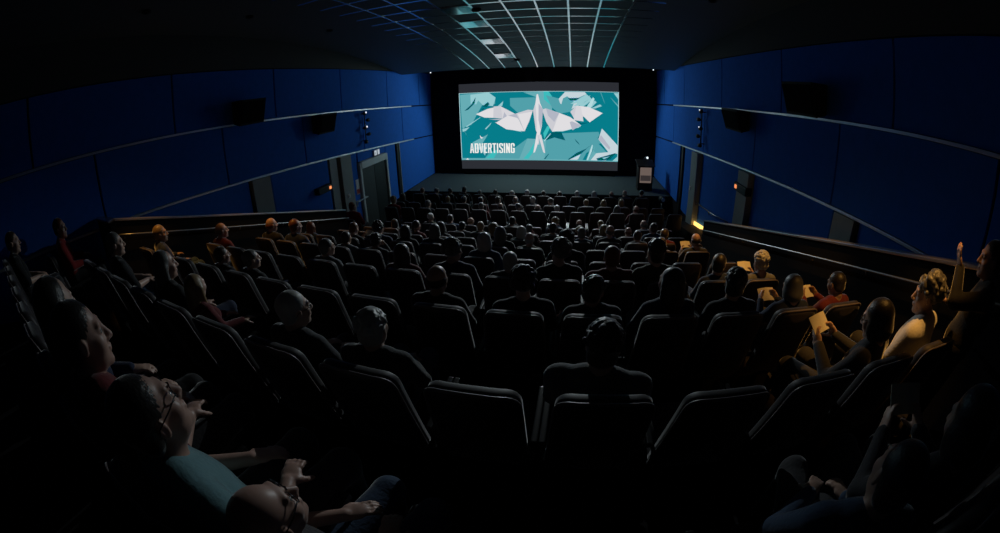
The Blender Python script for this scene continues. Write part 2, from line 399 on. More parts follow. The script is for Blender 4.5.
# lettering, bold and condensed
def glyph(ch, w, h, t):
    c = t * .55; R = []
    def bar(x0, y0, x1, y1): R.append([(x0, y0), (x1, y0), (x1, y1), (x0, y1)])
    if ch == 'A':
        a = w * .5; R.append([(0, h), (a - t * .55, 0), (a + .1, 0), (t, h)]); R.append([(a - .1, 0), (a + t * .55, 0), (w, h), (w - t, h)]); bar(w * .27, h * .62, w * .73, h * .62 + t * .75)
    elif ch == 'D':
        bar(0, 0, t, h); bar(0, 0, w - c, t * .8); bar(0, h - t * .8, w - c, h); bar(w - t, c, w, h - c)
        R.append([(w - c - .1, 0), (w, c), (w - t, c + t * .3), (w - c - .1, t * .8)]); R.append([(w - c - .1, h), (w, h - c), (w - t, h - c - t * .3), (w - c - .1, h - t * .8)])
    elif ch == 'V':
        a = w * .5; R.append([(0, 0), (t, 0), (a + .1, h), (a - t * .5, h)]); R.append([(w - t, 0), (w, 0), (a + t * .5, h), (a - .1, h)])
    elif ch == 'E':
        bar(0, 0, t, h); bar(0, 0, w, t * .8); bar(0, h - t * .8, w, h); bar(0, h * .5 - t * .4, w * .88, h * .5 + t * .4)
    elif ch == 'R':
        bar(0, 0, t, h); bar(0, 0, w - c, t * .8); bar(0, h * .5 - t * .4, w - c, h * .5 + t * .4); bar(w - t, c, w, h * .5 - c * .4)
        R.append([(w - c - .1, 0), (w, c), (w - t, c + .1), (w - c - .1, t * .8)]); R.append([(w - c - .1, h * .5 + t * .4), (w, h * .5 - c * .4), (w - t, h * .5 - c * .5), (w - c - .1, h * .5 - t * .4)])
        R.append([(w * .42, h * .5), (w * .42 + t, h * .5), (w, h), (w - t, h)])
    elif ch == 'T': bar(0, 0, w, t * .85); bar(w * .5 - t * .5, 0, w * .5 + t * .5, h)
    elif ch == 'I': bar(0, 0, t, h)
    elif ch == 'S':
        bar(c, 0, w - c, t * .8); bar(0, c, t, h * .42); bar(w - t, c, w, h * .3); bar(w - t, h * .58, w, h - c); bar(0, h * .7, t, h - c); bar(c, h - t * .8, w - c, h)
        R.append([(0, h * .42 - t * .3), (t, h * .34), (w, h * .58), (w - t, h * .66)])
        for x0, x1, y0, y1 in ((0, c, c, 0), (w, w - c, c, 0), (0, c, h - c, h), (w, w - c, h - c, h)):
            s_ = 1 if x0 == 0 else -1; v = t * .8 if y1 == 0 else -t * .8
            R.append([(x0, y0), (x1, y1), (x1, y1 + v), (x0 + s_ * t, y0 + v * .3)])
    elif ch == 'N':
        bar(0, 0, t, h); bar(w - t, 0, w, h); R.append([(0, 0), (t, 0), (w, h), (w - t, h)])
    elif ch == 'G':
        bar(c, 0, w - c, t * .8); bar(0, c, t, h - c); bar(w - t, c, w, h * .32); bar(c, h - t * .8, w - c, h); bar(w - t, h * .5, w, h - c); bar(w * .5, h * .48, w, h * .48 + t * .75)
        for x0, x1, y0, y1 in ((0, c, c, 0), (w, w - c, c, 0), (0, c, h - c, h), (w, w - c, h - c, h)):
            s_ = 1 if x0 == 0 else -1; v = t * .8 if y1 == 0 else -t * .8
            R.append([(x0, y0), (x1, y1), (x1, y1 + v), (x0 + s_ * t, y0 + v * .3)])
    return R
def word(key, text, u0, v0, u1, h, slant=0.):
    W = {'I': .40, 'A': 1.08, 'V': 1.04, 'T': .95, 'E': .84}
    tot = sum(W.get(ch, 1.) for ch in text) + .17 * (len(text) - 1); un = (u1 - u0) / tot; u = u0; t = un * .36
    for ch in text:
        w = un * W.get(ch, 1.)
        for q in glyph(ch, w if ch != 'I' else t, h, t): poly(key, [(u + a + (h - b) * slant, v0 + b) for a, b in q])
        u += w + un * .17
word('txt', 'ADVERTISING', 47, 255, 280, 49)
loc(pic.build('projected_picture', pm, scr))

# ---------------------------------------------------------------- door, signs and fittings on the walls
d = empty('door_1', (XL, 11.4, -4.45)); struct(d)
m = MB()
yA, yB_, zt = 10.5, 12.25, -2.17
m.box(XL - .06, XL + .10, yA - .02, yB_ + .02, zt - .02, zt + .2)
m.box(XL - .06, XL + .08, yA - .10, yA, -4.45, zt + .18); m.box(XL - .06, XL + .08, yB_, yB_ + .10, -4.45, zt + .18)
def keep(o, p): o.matrix_parent_inverse = Matrix.Translation(-p.location); return o
keep(m.build('door_frame', M['frame'], d, bevel=.01), d)
m = MB(); m.box(XL - .05, XL + .02, yA, 11.39, -4.45, zt); lf = keep(m.build('door_leaf', pbr('lit_door_leaf', (.07, .08, .08, 1), .55, .4), d, bevel=.006), d)  # lit leaf: the light on it put into a paler colour
m = MB(); m.box(XL + .02, XL + .055, 10.6, 11.32, -3.05, -3.0); o = m.build('push_bar', M['white'], lf, bevel=.008)
o.matrix_parent_inverse = Matrix.Translation(-d.location); o['label'] = 'pale push bar'
m = MB(); m.box(XL + .02, XL + .026, 10.72, 10.9, -2.55, -2.25); o = m.build('door_notice', M['white'], lf); o.matrix_parent_inverse = Matrix.Translation(-d.location)
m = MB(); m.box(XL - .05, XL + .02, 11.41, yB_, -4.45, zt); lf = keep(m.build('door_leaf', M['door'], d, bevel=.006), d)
m = MB(); m.box(XL + .02, XL + .055, 11.48, 12.2, -3.02, -2.97); o = m.build('push_bar', M['white'], lf, bevel=.008); o.matrix_parent_inverse = Matrix.Translation(-d.location)
m = MB(); m.box(XL + .02, XL + .026, 11.5, 11.72, -2.52, -2.22); o = m.build('door_notice', M['white'], lf); o.matrix_parent_inverse = Matrix.Translation(-d.location)

e = empty('exit_sign', (XL, 11.62, -1.94)); tag(e, 'small lit exit sign box on the blue wall above the double door', 'sign')
m = MB(); m.box(0, .06, -.20, .20, 0, .20); m.build('sign_box', M['white'], e, bevel=.008)
m = MB(); m.box(.06, .064, -.18, .18, .02, .18); pnl = m.build('lit_panel', M['exit'], e); pnl['label'] = 'glowing white panel'
m = MB(); m.box(.064, .067, -.02, .03, .02, .18); m.box(.064, .067, -.12, -.10, .04, .12); m.build('pictogram', M['exitdark'], e)
e = empty('wall_notice', (XL, 10.24, -2.95)); tag(e, 'white and red safety notice on the wall beside the double door', 'notice')
m = MB(); m.box(-.002, .008, -.10, .10, 0, .48); m.build('notice_board', M['white'], e, bevel=.002)
m = MB(); m.box(.008, .010, -.09, .09, .02, .17); m.build('red_print', M['red'], e)
m = MB(); m.box(0, .12, -.36, .28, -.03, 0); m.box(0, .03, -.30, -.26, -.2, -.03); m.box(0, .03, .18, .22, -.2, -.03)
o = m.build('wall_shelf', M['trim'], bevel=.006); o.location = (XL, 10.36, -3.12); tag(o, 'narrow pale wall shelf below the safety notice by the door', 'shelf')
def switch(side, y, z, lab):
    e = empty('light_switch', (XL + .10 if side < 0 else XR - .16, y, z)); tag(e, lab, 'switch'); s = 1 if side < 0 else -1
    m = MB(); m.box(min(0, s * .02), max(0, s * .02), -.06, .06, 0, .12); m.build('switch_plate', M['white'], e, bevel=.004)
    m = MB(); m.box(min(s * .02, s * .028), max(s * .02, s * .028), -.025, .025, .03, .09); m.build('switch_rocker', M['white'], e, bevel=.003)
switch(-1, 9.52, -2.86, 'white switch plate on the grey pilaster left of the door')
switch(1, 11.22, -2.86, 'white switch plate on the grey pilaster at the right wall')
def indicator(side, y, z, lab):
    s = 1 if side < 0 else -1
    e = empty('amber_wall_lamp', (XL if side < 0 else XR, y, z)); tag(e, lab, 'lamp')
    m = MB(); m.box(min(0, s * .17), max(0, s * .17), -.42, .22, -.09, .09); m.build('housing', M['blackpaint'], e, bevel=.015)
    m = MB(); m.box(min(s * .17, s * .18), max(s * .17, s * .18), .06, .16, -.04, .04)
    m.build('lens', M['redled'], e)
indicator(-1, 8.42, -2.28, 'small black box lamp glowing amber on the left wall')
indicator(1, 7.72, -1.88, 'small black box lamp glowing amber on the right wall pilaster')

# vertical lighting bars with little spotlights
def light_bar(side, y, z0, z1, lab):
    s = 1 if side < 0 else -1
    e = empty('spotlight_bar', (XL if side < 0 else XR, y, z0)); tag(e, lab, 'light fitting', 'lighting bars on the side walls'); h = z1 - z0
    m = MB(); m.tube([(s * .12, 0, 0), (s * .12, 0, h)], .02); m.tube([(0, 0, .1), (s * .12, 0, .1)], .015); m.tube([(0, 0, h - .1), (s * .12, 0, h - .1)], .015)
    m.build('bar', M['metal'], e, smooth=True)
    for i in range(5):
        z = .06 + i * (h - .14) / 4; dy = .10 * (1 if i % 2 else -1)
        m = MB(); m.tube([(s * .12, 0, z), (s * .16, dy * .5, z + .02)], .012)
        m.lathe([(.03, 0), (.05, .02), (.06, .13), (.055, .14)], (s * .17, dy - .06, z), 'y', 12)
        l = m.build('spotlight', M['blackpaint'], e, smooth=True)
        if i in (2, 4): 
            m = MB(); m.lathe([(.03, 0), (.03, .01)], (s * .17 + s * .05, dy * .5, z + .03), 'x', 10); m.build('lens', M['whiteled'], l)
light_bar(-1, 10.85, -1.42, -.36, 'vertical black bar of small spotlights on the left wall')
light_bar(1, 10.68, -1.46, -.36, 'vertical black bar of small spotlights on the right wall')

# surround loudspeakers
def speaker(side, y, z, lab, w=.75, h=.52, dp=.34):
    s = 1 if side < 0 else -1
    e = empty('wall_loudspeaker', (XL if side < 0 else XR, y, z)); tag(e, lab, 'loudspeaker', 'surround loudspeakers on the side walls')
    m = MB(); m.prism([(s * .08, -w / 2, h / 2), (s * (.08 + dp), -w / 2, h / 2), (s * (.08 + dp * .6), -w / 2, -h / 2), (s * .08, -w / 2, -h / 2 + .06)], (0, w, 0))
    m.build('cabinet', M['speaker'], e, bevel=.012)
    m = MB(); m.prism([(s * (.085 + dp), -w / 2 + .04, h / 2 - .04), (s * (.095 + dp), -w / 2 + .04, h / 2 - .05), (s * (.10 + dp * .62), -w / 2 + .04, -h / 2 + .05), (s * (.085 + dp * .62), -w / 2 + .04, -h / 2 + .04)], (0, w - .08, 0))
    m.build('grille', M['black'], e, bevel=.004)
    m = MB(); m.box(min(0, s * .1), max(0, s * .1), -.06, .06, -.1, .1); m.build('bracket', M['metal'], e)
    m = MB(); m.lathe([(.011, 0), (.011, .008)], (s * (.07 + dp * .62), w / 2 - .06, -h / 2 + .03), 'y', 8); m.build('status_light', M['whiteled'], e)
speaker(-1, 5.75, .06, 'black surround speaker higher on the left wall, farther from the screen')
speaker(-1, 8.5, -.52, 'black surround speaker below the upper ledge on the left wall')
speaker(1, 5.25, .12, 'black surround speaker higher on the right wall, farther from the screen', .9, .5)
speaker(1, 8.0, -.46, 'black surround speaker below the upper ledge on the right wall', .9, .46)

# lectern at the right end of the stage
e = empty('lectern', (2.95, 15.0, ZST)); tag(e, 'dark lectern with a beige board given its own glow on the stage beside the screen', 'lectern')
m = MB(); m.prism([(-.3, -.22, 0), (-.3, .25, 0), (-.3, .25, 1.12), (-.3, -.22, .98)], (.6, 0, 0)); m.build('body', M['wood'], e, bevel=.012)
m = MB(); m.prism([(-.36, -.28, .97), (-.36, .3, 1.14), (-.36, .3, 1.17), (-.36, -.28, 1.0)], (.72, 0, 0)); m.build('reading_desk', M['wood'], e, bevel=.008)
m = MB(); m.box(-.23, .23, -.235, -.22, .32, .93); m.build('glowing_board', M['board'], e)
m = MB(); m.box(-.21, .21, -.238, -.235, .40, .62); m.build('board_photo_glow', M['boardpic'], e)
m = MB(); m.tube([(-.05, .1, 1.1), (-.05, .08, 1.22), (.0, .02, 1.30), (.06, -.04, 1.31)], .012); st = m.build('lamp_stem', M['metal'], e, smooth=True)
m = MB(); m.lathe([(.02, 0), (.05, .03), (.055, .09), (.05, .1)], (.06, -.1, 1.30), 'y', 12); hd = m.build('lamp_head', M['steel'], e, smooth=True)
m = MB(); m.lathe([(.045, 0), (.045, .006)], (.06, -.11, 1.30), 'y', 12); m.build('lamp_lens', M['whiteled'], hd)
e = empty('floor_spotlight', (3.35, 13.3, -4.51)); tag(e, 'black floor spotlight on a stand at the right foot of the stage', 'spotlight')
m = MB(); m.tube([(0, 0, 0), (0, 0, .62)], .03); m.lathe([(.18, 0), (.18, .03), (.04, .05)], (0, 0, 0), 'z', 14); m.build('stand', M['metal'], e, smooth=True)
m = MB(); m.lathe([(.06, 0), (.12, .05), (.13, .25), (.1, .28)], (0, -.15, .74), 'y', 16); m.build('lamp_housing', M['blackpaint'], e, smooth=True)
m = MB(); m.lathe([(.07, 0), (.07, .01)], (0, -.16, .76), 'y', 14); m.build('reflector', M['white'], e)
# ceiling ventilation panels and small ceiling speakers
for y, dk, lab in ((6.95, .5, 'white ceiling ventilation grille at the top edge, farthest from the screen'), (8.54, .45, 'white ceiling ventilation grille, second away from the camera'),
               (10.46, .5, 'white ceiling ventilation grille, second away from the screen'), (12.35, .45, 'white ceiling ventilation grille closest to the screen')):
    j = round((y - 7.577) / .639 - .5); yc = 7.577 + .639 * (j + .5); x = -2.12
    sl = math.atan2(zceil(yc + .2) - zceil(yc - .2), .4)
    e = empty('ceiling_vent', (x, yc, zceil(yc) - .012)); e.rotation_euler = (sl, 0, 0); tag(e, lab, 'vent', 'ceiling ventilation grilles')
    m = MB(); m.box(-.28, .28, -.29, .29, -.012, .01); m.build('frame', M['ventwhite'], e, bevel=.004)
    m = MB(); m.box(.03, .26, -.24, .24, -.014, -.012); m.build('dark_grille', M['ventdark'], e)
    m = MB()
    for q in range(6): m.box(.045 + q * .036, .058 + q * .036, -.24, .24, -.022, -.013)
    m.build('slats', M['ventwhite'], e)
for x, y, lab in ((-1.78, 7.33, 'round black ceiling speaker beside the grille farthest from the screen'), (-1.80, 12.99, 'round black ceiling speaker beside the grille closest to the screen')):
    e = empty('ceiling_speaker', (x, y, zceil(y) - .012)); tag(e, lab, 'speaker')
    m = MB(); m.lathe([(.10, .01), (.10, -.02), (.085, -.03)], (0, 0, 0), 'z', 20); m.build('rim', M['blackpaint'], e, smooth=False)
    m = MB(); m.lathe([(.085, -.03), (.06, -.042), (.0, -.045)], (0, 0, 0), 'z', 20); m.build('grille', M['black'], e)

# parapets beside the aisles, with lacquered caps and hand rails
def parapet(name, x, d, ya, yb, lab, ret=None):
    s = 1 if x > 0 else -1
    def top(y): return rake(y) + 1.42
    e = empty(name, (x, ya, 0)); tag(e, lab, 'parapet wall')
    m = MB(); x0, x1 = (0, s * d)
    P = [(min(x0, x1), 0, rake(ya) - .6), (min(x0, x1), yb - ya, rake(yb) - .8), (min(x0, x1), yb - ya, top(yb)), (min(x0, x1), 0, top(ya))]
    m.prism(P, (d, 0, 0))
    if ret: m.prism([(0, -.10, rake(ya) - .6), (s * ret, -.10, rake(ya) - .6), (s * ret, -.10, top(ya)), (0, -.10, top(ya))], (0, .10, 0))
    m.build('wall_body', M['black'], e)
    m = MB(); a = min(x0, x1) - .02
    m.prism([(a, 0, top(ya)), (a, yb - ya, top(yb)), (a, yb - ya, top(yb) + .035), (a, 0, top(ya) + .035)], (d + .04, 0, 0))
    if ret: m.prism([(0, -.12, top(ya)), (s * ret, -.12, top(ya)), (s * ret, -.12, top(ya) + .035), (0, -.12, top(ya) + .035)], (0, .14, 0))
    m.build('cap', M['cap'], e, bevel=.008)
    m = MB(); xr = -s * .06
    n = max(2, int((yb - ya) / 1.1)); m.tube([(xr, (yb - ya) * t / 20., top(ya + (yb - ya) * t / 20.) - .2) for t in range(21)], .014)
    for q in range(n + 1):
        y = .1 + (yb - ya - .2) * q / n; m.tube([(xr, y, top(ya + y) - .2), (xr * .5, y, top(ya + y) - .26), (0, y, top(ya + y) - .26)], .008, 6)
    m.build('hand_rail', M['rail'], e, smooth=True)
parapet('aisle_parapet', 3.2, .12, -.6, 8.32, 'black parapet wall with a glossy cap along the right aisle')
parapet('aisle_parapet', -5.83, .12, 2.0, 8.34, 'black parapet wall with a glossy cap along the left wall', ret=.7)
e = empty('ramp_hand_rail', (XR - .09, 8.16, 0)); tag(e, 'pale hand rail on the right wall behind the parapet', 'hand rail')
m = MB(); m.tube([(0, .0, -2.83), (0, 1.2, -3.0), (0, 2.78, -3.12)], .017); m.build('rail', M['steel'], e, smooth=True)
m = MB()
for y, z in ((.15, -2.86), (1.4, -3.03), (2.6, -3.12)):
    m = MB(); m.tube([(0, y, z), (0, y, z - .07), (.085, y, z - .07)], .009, 6); m.build('bracket', M['metal'], e)
pass
# warm strip along the foot of the right wall
e = empty('floor_light_strip', (XR - .02, 9.4, 0)); tag(e, 'glowing warm strip light along the ramp at the foot of the right wall', 'strip light')
def zs(y): return -3.53 - .155 * (y - 9.47)
m = MB(); m.prism([(-.52, -1.2, zs(8.2) - 1.1), (-.52, 2.1, zs(11.5) - .6), (-.52, 2.1, zs(11.5) - .10), (-.52, -1.2, zs(8.2) - .10)], (.50, 0, 0)); m.build('ramp', M['carpet'], e)
m = MB(); m.prism([(-.04, .05, zs(9.45) - .09), (-.04, 1.72, zs(11.12) - .09), (-.04, 1.72, zs(11.12) + .02), (-.04, .05, zs(9.45) + .02)], (.03, 0, 0)); m.build('light_strip', M['warmled'], e)

# ---------------------------------------------------------------- cinema seat
def rounded(pts, r, n=5):
    out = []; N = len(pts)
    for i in range(N):
        p, a, b = Vector(pts[i]), Vector(pts[i - 1]), Vector(pts[(i + 1) % N])
        u, v = (a - p).normalized(), (b - p).normalized(); rr = r[i] if isinstance(r, (list, tuple)) else r
        if rr <= 0: out.append(tuple(p)); continue
        p0, p1 = p + u * rr, p + v * rr
        for k in range(n + 1):
            t = k / n; q = p0 * (1 - t) ** 2 + p * 2 * t * (1 - t) + p1 * t * t; out.append(tuple(q))
    return out
def make_seat():
    e = empty('auditorium_chair')
    ol = rounded([(-.235, .36), (.235, .36), (.205, 1.05), (-.205, 1.05)], [.05, .05, .085, .085])
    def bk(x, z, y): # reclined, slightly dished back
        return (x, y - .13 - (z - .36) * .20 + .10 * (x / .235) ** 2 * .35 - .02, z)
    m = MB(); n = len(ol); t = .10; rings = []
    for (y, ins) in ((0, .03), (-.012, .010), (-.03, 0), (-t + .03, 0), (-t + .012, .010), (-t, .03)):
        cx, cz = 0, .70
        rings.append([bk(cx + (x - cx) * (1 - ins / .23), cz + (z - cz) * (1 - ins / .34), y) for x, z in ol])
    vs = [v for r in rings for v in r]; fs = []
    for i in range(len(rings) - 1): fs += [(i * n + k, i * n + (k + 1) % n, (i + 1) * n + (k + 1) % n, (i + 1) * n + k) for k in range(n)]
    def cap(ring, base, flip):
        # fill with a coarse grid strip between mirrored outline points
        c0 = len(vs); vs.append(tuple(sum(v[i] for v in ring) / n for i in range(3)))
        return [((base + k, base + (k + 1) % n, c0) if not flip else (base + (k + 1) % n, base + k, c0)) for k in range(n)]
    fs += cap(rings[0], 0, True); fs += cap(rings[-1], 5 * n, False)
    m.add(vs, fs); b = m.build('backrest', M['seat'], e, smooth=True)
    m = MB(); m.tube([bk(x, z, -t + .018) for x, z in ol], .008, 6, True); m.build('piping', M['piping'], b, smooth=True)
    m = MB(); ol2 = rounded([(-.225, -.14), (.225, -.14), (.225, .325), (-.225, .325)], [.03, .03, .08, .08]); n2 = len(ol2); vs = []
    for z, ins in ((.265, .03), (.27, 0), (.335, 0), (.362, .025)):
        vs += [(x * (1 - ins / .22), .11 + (y - .11) * (1 - ins / .25), z) for x, y in ol2]
    fs = [(i * n2 + k, i * n2 + (k + 1) % n2, (i + 1) * n2 + (k + 1) % n2, (i + 1) * n2 + k) for i in range(3) for k in range(n2)] + [tuple(range(n2))[::-1], tuple(range(3 * n2, 4 * n2))]
    m.add(vs, fs); m.build('seat_cushion', M['seat'], e, smooth=True)
    for s in (-1, 1):
        m = MB(); m.box(s * .2575 - .0175, s * .2575 + .0175, -.20, .24, .53, .565); m.box(s * .268 - .007, s * .268 + .007, -.16, .02, .0, .53)
        m.build('armrest', M['plastic'], e, bevel=.008)
    m = MB(); m.box(-.06, .06, -.16, .02, 0, .265); m.box(-.262, .262, -.12, -.04, .225, .265); m.build('base', M['metal'], e, bevel=.006)
    return e
SEAT_BACK = .34      # depth from the seat's base point to the rear of its back
proto = make_seat(); first = [True]
OFF = {2: -.62, 7: -.085, 8: -.085, 9: -.085, 12: -.46}
RNG = {1: (-10, 4), 2: (-9, 6), 3: (-10, 5), 4: (-9, 4), 5: (-9, 4), 6: (-9, 4), 7: (-9, 4), 8: (-9, 4), 9: (-9, 4), 10: (-10, 4), 11: (-9, 4), 12: (-9, 0)}
def seat_x(k, i): return OFF.get(k, .19) + .555 * i
def put_seat(k, x, lab, sz=1., dy=0.):
    o = proto if first[0] else copy_tree(proto)
    first[0] = False
    o.location = (x, row_y(k) + SEAT_BACK + dy, row_floor(k)); o.scale = (1, 1, sz)
    tag(o, lab, 'seat', 'cinema seats in rows'); return o
ROWSZ = {1: .99, 2: 1.0, 3: 1.055, 4: 1.0}
for k in range(1, 13):
    a, b = RNG[k]
    for n, i in enumerate(range(a, b + 1)):
        put_seat(k, seat_x(k, i), 'dark padded cinema seat, %s row from the stage, %s seat from the left' % (ORD[k], ORD[n + 1]), ROWSZ.get(k, 1.))
for n, i in enumerate(range(4)):
    put_seat(12, .76 + .555 * i, 'dark padded cinema seat, last row right of the camera, %s from the right end' % ORD[4 - n])
put_seat(4, -6.22, 'lone dark cinema seat against the left wall beside the door pilaster')
put_seat(11, -6.22, 'lone dark cinema seat against the left wall behind the parapet end', 1., -.32)
FLOOD_W, WARM_W = 260., 30.
FLOOD_W, CORE_W, WARM_W = 280., 2000., 280.
# ---------------------------------------------------------------- people: smooth-union distance fields turned into one continuous skin
class Field:
    def __init__(s, lo, hi, h):
        s.h = h; s.lo = np.array(lo, np.float32); s.n = np.ceil((np.array(hi) - lo) / h).astype(int) + 1
        s.a = np.full(s.n, .5, np.float32); s.ax = [s.lo[i] + h * np.arange(s.n[i], dtype=np.float32) for i in range(3)]
    def sub(s, lo, hi):
        i0 = np.clip(((np.array(lo) - s.lo) / s.h).astype(int), 0, s.n); i1 = np.clip(((np.array(hi) - s.lo) / s.h).astype(int) + 2, 0, s.n)
        sl = tuple(slice(a, b) for a, b in zip(i0, i1))
        return sl, [s.ax[0][sl[0]][:, None, None], s.ax[1][sl[1]][None, :, None], s.ax[2][sl[2]][None, None, :]]
    def add(s, pr, k=.02, op='+'):
        lo, hi, fn = pr; m = k + .03
        sl, P = s.sub(np.array(lo) - m, np.array(hi) + m)
        d = fn(*P)
        a = s.a[sl]
        if a.size == 0: return
        if op == '-': d = -d; h = np.maximum(k - np.abs(a - d), 0) / k; s.a[sl] = np.maximum(a, d) + h * h * k * .25
        else: h = np.maximum(k - np.abs(a - d), 0) / k; s.a[sl] = np.minimum(a, d) - h * h * k * .25
    def mesh(s, name, iso=0.):
        a = s.a - iso; a = np.pad(a, 1, constant_values=.5); ins = a < 0
        n = np.array(a.shape) - 1
        c = [ins[i:n[0] + i, j:n[1] + j, k:n[2] + k] for i in (0, 1) for j in (0, 1) for k in (0, 1)]
        tot = sum(x.astype(np.int8) for x in c); cells = np.argwhere((tot > 0) & (tot < 8))
        corner = np.array([(i, j, k) for i in (0, 1) for j in (0, 1) for k in (0, 1)])
        val = np.stack([a[cells[:, 0] + o[0], cells[:, 1] + o[1], cells[:, 2] + o[2]] for o in corner], 1)
        acc = np.zeros((len(cells), 3)); cnt = np.zeros(len(cells))
        for p in range(8):
            for q in range(p + 1, 8):
                if np.abs(corner[p] - corner[q]).sum() != 1: continue
                x = (val[:, p] < 0) != (val[:, q] < 0)
                t = val[x, p] / (val[x, p] - val[x, q]); acc[x] += corner[p] + t[:, None] * (corner[q] - corner[p]); cnt[x] += 1
        V = (cells + acc / cnt[:, None] - 1) * s.h + s.lo
        idx = np.full(n, -1, np.int32); idx[tuple(cells.T)] = np.arange(len(cells))
        F = []
        for d in range(3):
            u, w = (d + 1) % 3, (d + 2) % 3
            sh = list(a.shape); sh[d] -= 1
            A = ins.take(range(0, a.shape[d] - 1), d); B = ins.take(range(1, a.shape[d]), d)
            e = np.argwhere(A != B); e = e[(e[:, u] > 0) & (e[:, w] > 0) & (e[:, u] < n[u]) & (e[:, w] < n[w])]
            fl = A[tuple(e.T)]
            def g(du, dw):
                q = e.copy(); q[:, u] -= du; q[:, w] -= dw; return idx[tuple(q.T)]
            q = np.stack([g(1, 1), g(0, 1), g(0, 0), g(1, 0)], 1); q[~fl] = q[~fl][:, ::-1]; F.append(q)
        F = np.concatenate(F); F = F[(F >= 0).all(1)]
        me = bpy.data.meshes.new(name); me.vertices.add(len(V)); me.vertices.foreach_set('co', V.astype(np.float32).ravel())
        me.loops.add(F.size); me.loops.foreach_set('vertex_index', F.astype(np.int32).ravel())
        me.polygons.add(len(F)); me.polygons.foreach_set('loop_start', np.arange(0, F.size, 4, dtype=np.int32))
        me.polygons.foreach_set('use_smooth', np.ones(len(F), bool)); me.update(calc_edges=True); me.validate()
        return me
I3 = np.eye(3)
def ell(c, r, R=I3):
    c = np.array(c, float); r = np.array(r, float); m = np.sqrt(((R * r) ** 2).sum(1))
    def fn(x, y, z):
        X, Y, Z = x - c[0], y - c[1], z - c[2]
        q = [R[0, i] * X + R[1, i] * Y + R[2, i] * Z for i in range(3)]
        k0 = np.sqrt(sum((q[i] / r[i]) ** 2 for i in range(3))) + 1e-6; k1 = np.sqrt(sum((q[i] / r[i] ** 2) ** 2 for i in range(3))) + 1e-6
        return (k0 * (k0 - 1) / k1).astype(np.float32)
    return c - m, c + m, fn
def cone(a, b, ra, rb, sq=(1, 1, 1)):
    a = np.array(a, float); b = np.array(b, float); sq = np.array(sq, float); d = (b - a) / sq; dd = d @ d + 1e-12; R = max(ra, rb)
    def fn(x, y, z):
        X, Y, Z = (x - a[0]) / sq[0], (y - a[1]) / sq[1], (z - a[2]) / sq[2]
        t = np.clip((X * d[0] + Y * d[1] + Z * d[2]) / dd, 0, 1)
        return ((np.sqrt((X - t * d[0]) ** 2 + (Y - t * d[1]) ** 2 + (Z - t * d[2]) ** 2) - (ra + (rb - ra) * t)) * min(sq)).astype(np.float32)
    return np.minimum(a, b) - R * sq, np.maximum(a, b) + R * sq, fn
def rotm(yaw=0, pitch=0, roll=0): return np.array(Euler((pitch, roll, yaw), 'XYZ').to_matrix())
def head_prims(c, R, fem=False):
    T = lambda p: tuple(np.array(c) + R @ np.array(p)); E = lambda p, r: ell(T(p), r, R)
    C = lambda a, b, ra, rb: cone(T(a), T(b), ra, rb)
    j = .9 if fem else 1.
    out = [(E((0, -.012, .035), (.076, .097, .090)), .02, '+'), (E((0, .030, -.03), (.061, .068, .085)), .03, '+'), (E((0, .035, -.085), (.049 * j, .05, .038)), .03, '+'),
           (E((0, .076, -.106), (.022 * j, .018, .017)), .02, '+'), (C((-.034, .084, .030), (.034, .084, .030), .011, .011), .02, '+'),
           (E((.040, .062, -.028), (.024, .026, .028)), .02, '+'), (E((-.040, .062, -.028), (.024, .026, .028)), .02, '+')]
    for s in (-1, 1): out.append((E((s * .032, .098, .008), (.017, .013, .012)), .012, '-'))
    for s in (-1, 1): out.append((E((s * .032, .081, .008), (.014, .013, .011)), .006, '+'))
    out += [(C((0, .093, .018), (0, .118, -.028), .009, .013), .012, '+'), (E((.013, .103, -.033), (.010, .012, .009)), .008, '+'), (E((-.013, .103, -.033), (.010, .012, .009)), .008, '+'),
            (E((0, .096, -.060), (.023, .010, .006)), .006, '+'), (E((0, .094, -.071), (.020, .010, .007)), .006, '+')]
    for s in (-1, 1):
        out.append((E((s * .079, -.006, -.004), (.009, .020, .032)), .008, '+')); out.append((E((s * .088, -.002, -.002), (.006, .010, .018)), .006, '-'))
    return out
def hand_prims(W, u, n, side, curl, spread=.0):
    """wrist W, forward u, back-of-hand normal n, side=+1 thumb towards +v"""
    W = np.array(W, float); u = np.array(u, float); u /= np.linalg.norm(u); n = np.array(n, float); n -= u * (n @ u); n /= np.linalg.norm(n); v = np.cross(n, u)
    B = np.stack([v, u, n], 1); out = [(ell(W + u * .048, (.040, .052, .016), B), .02, '+')]
    for q, (o, L) in enumerate(((.029, .070), (.010, .078), (-.010, .072), (-.028, .056))):
        o *= side; p = W + u * .088 + v * o; d = u + v * o * spread * 8; d /= np.linalg.norm(d); a = 0.
        for sgm, (fl, r0, r1) in enumerate(((.45, .0092, .0085), (.30, .0085, .0078), (.25, .0078, .0068))):
            a += curl * (.5, .75, .5)[sgm]; q2 = p + (d * math.cos(a) - n * math.sin(a)) * L * fl; out.append((cone(p, q2, r0, r1), .006, '+')); p = q2
    t = W + u * .022 + v * side * .030; d = u * .65 + v * side * .65 - n * .35 * (1 + curl); d /= np.linalg.norm(d)
    t1 = t + d * .036; d2 = u * .9 + v * side * .25 - n * .45 * (1 + curl); d2 /= np.linalg.norm(d2); t2 = t1 + d2 * .030; t3 = t2 + d2 * .022
    out += [(cone(t, t1, .014, .011), .014, '+'), (cone(t1, t2, .0105, .0095), .006, '+'), (cone(t2, t3, .0095, .0075), .006, '+')]
    return out
NAPE = np.array((0, -.030, -.10))
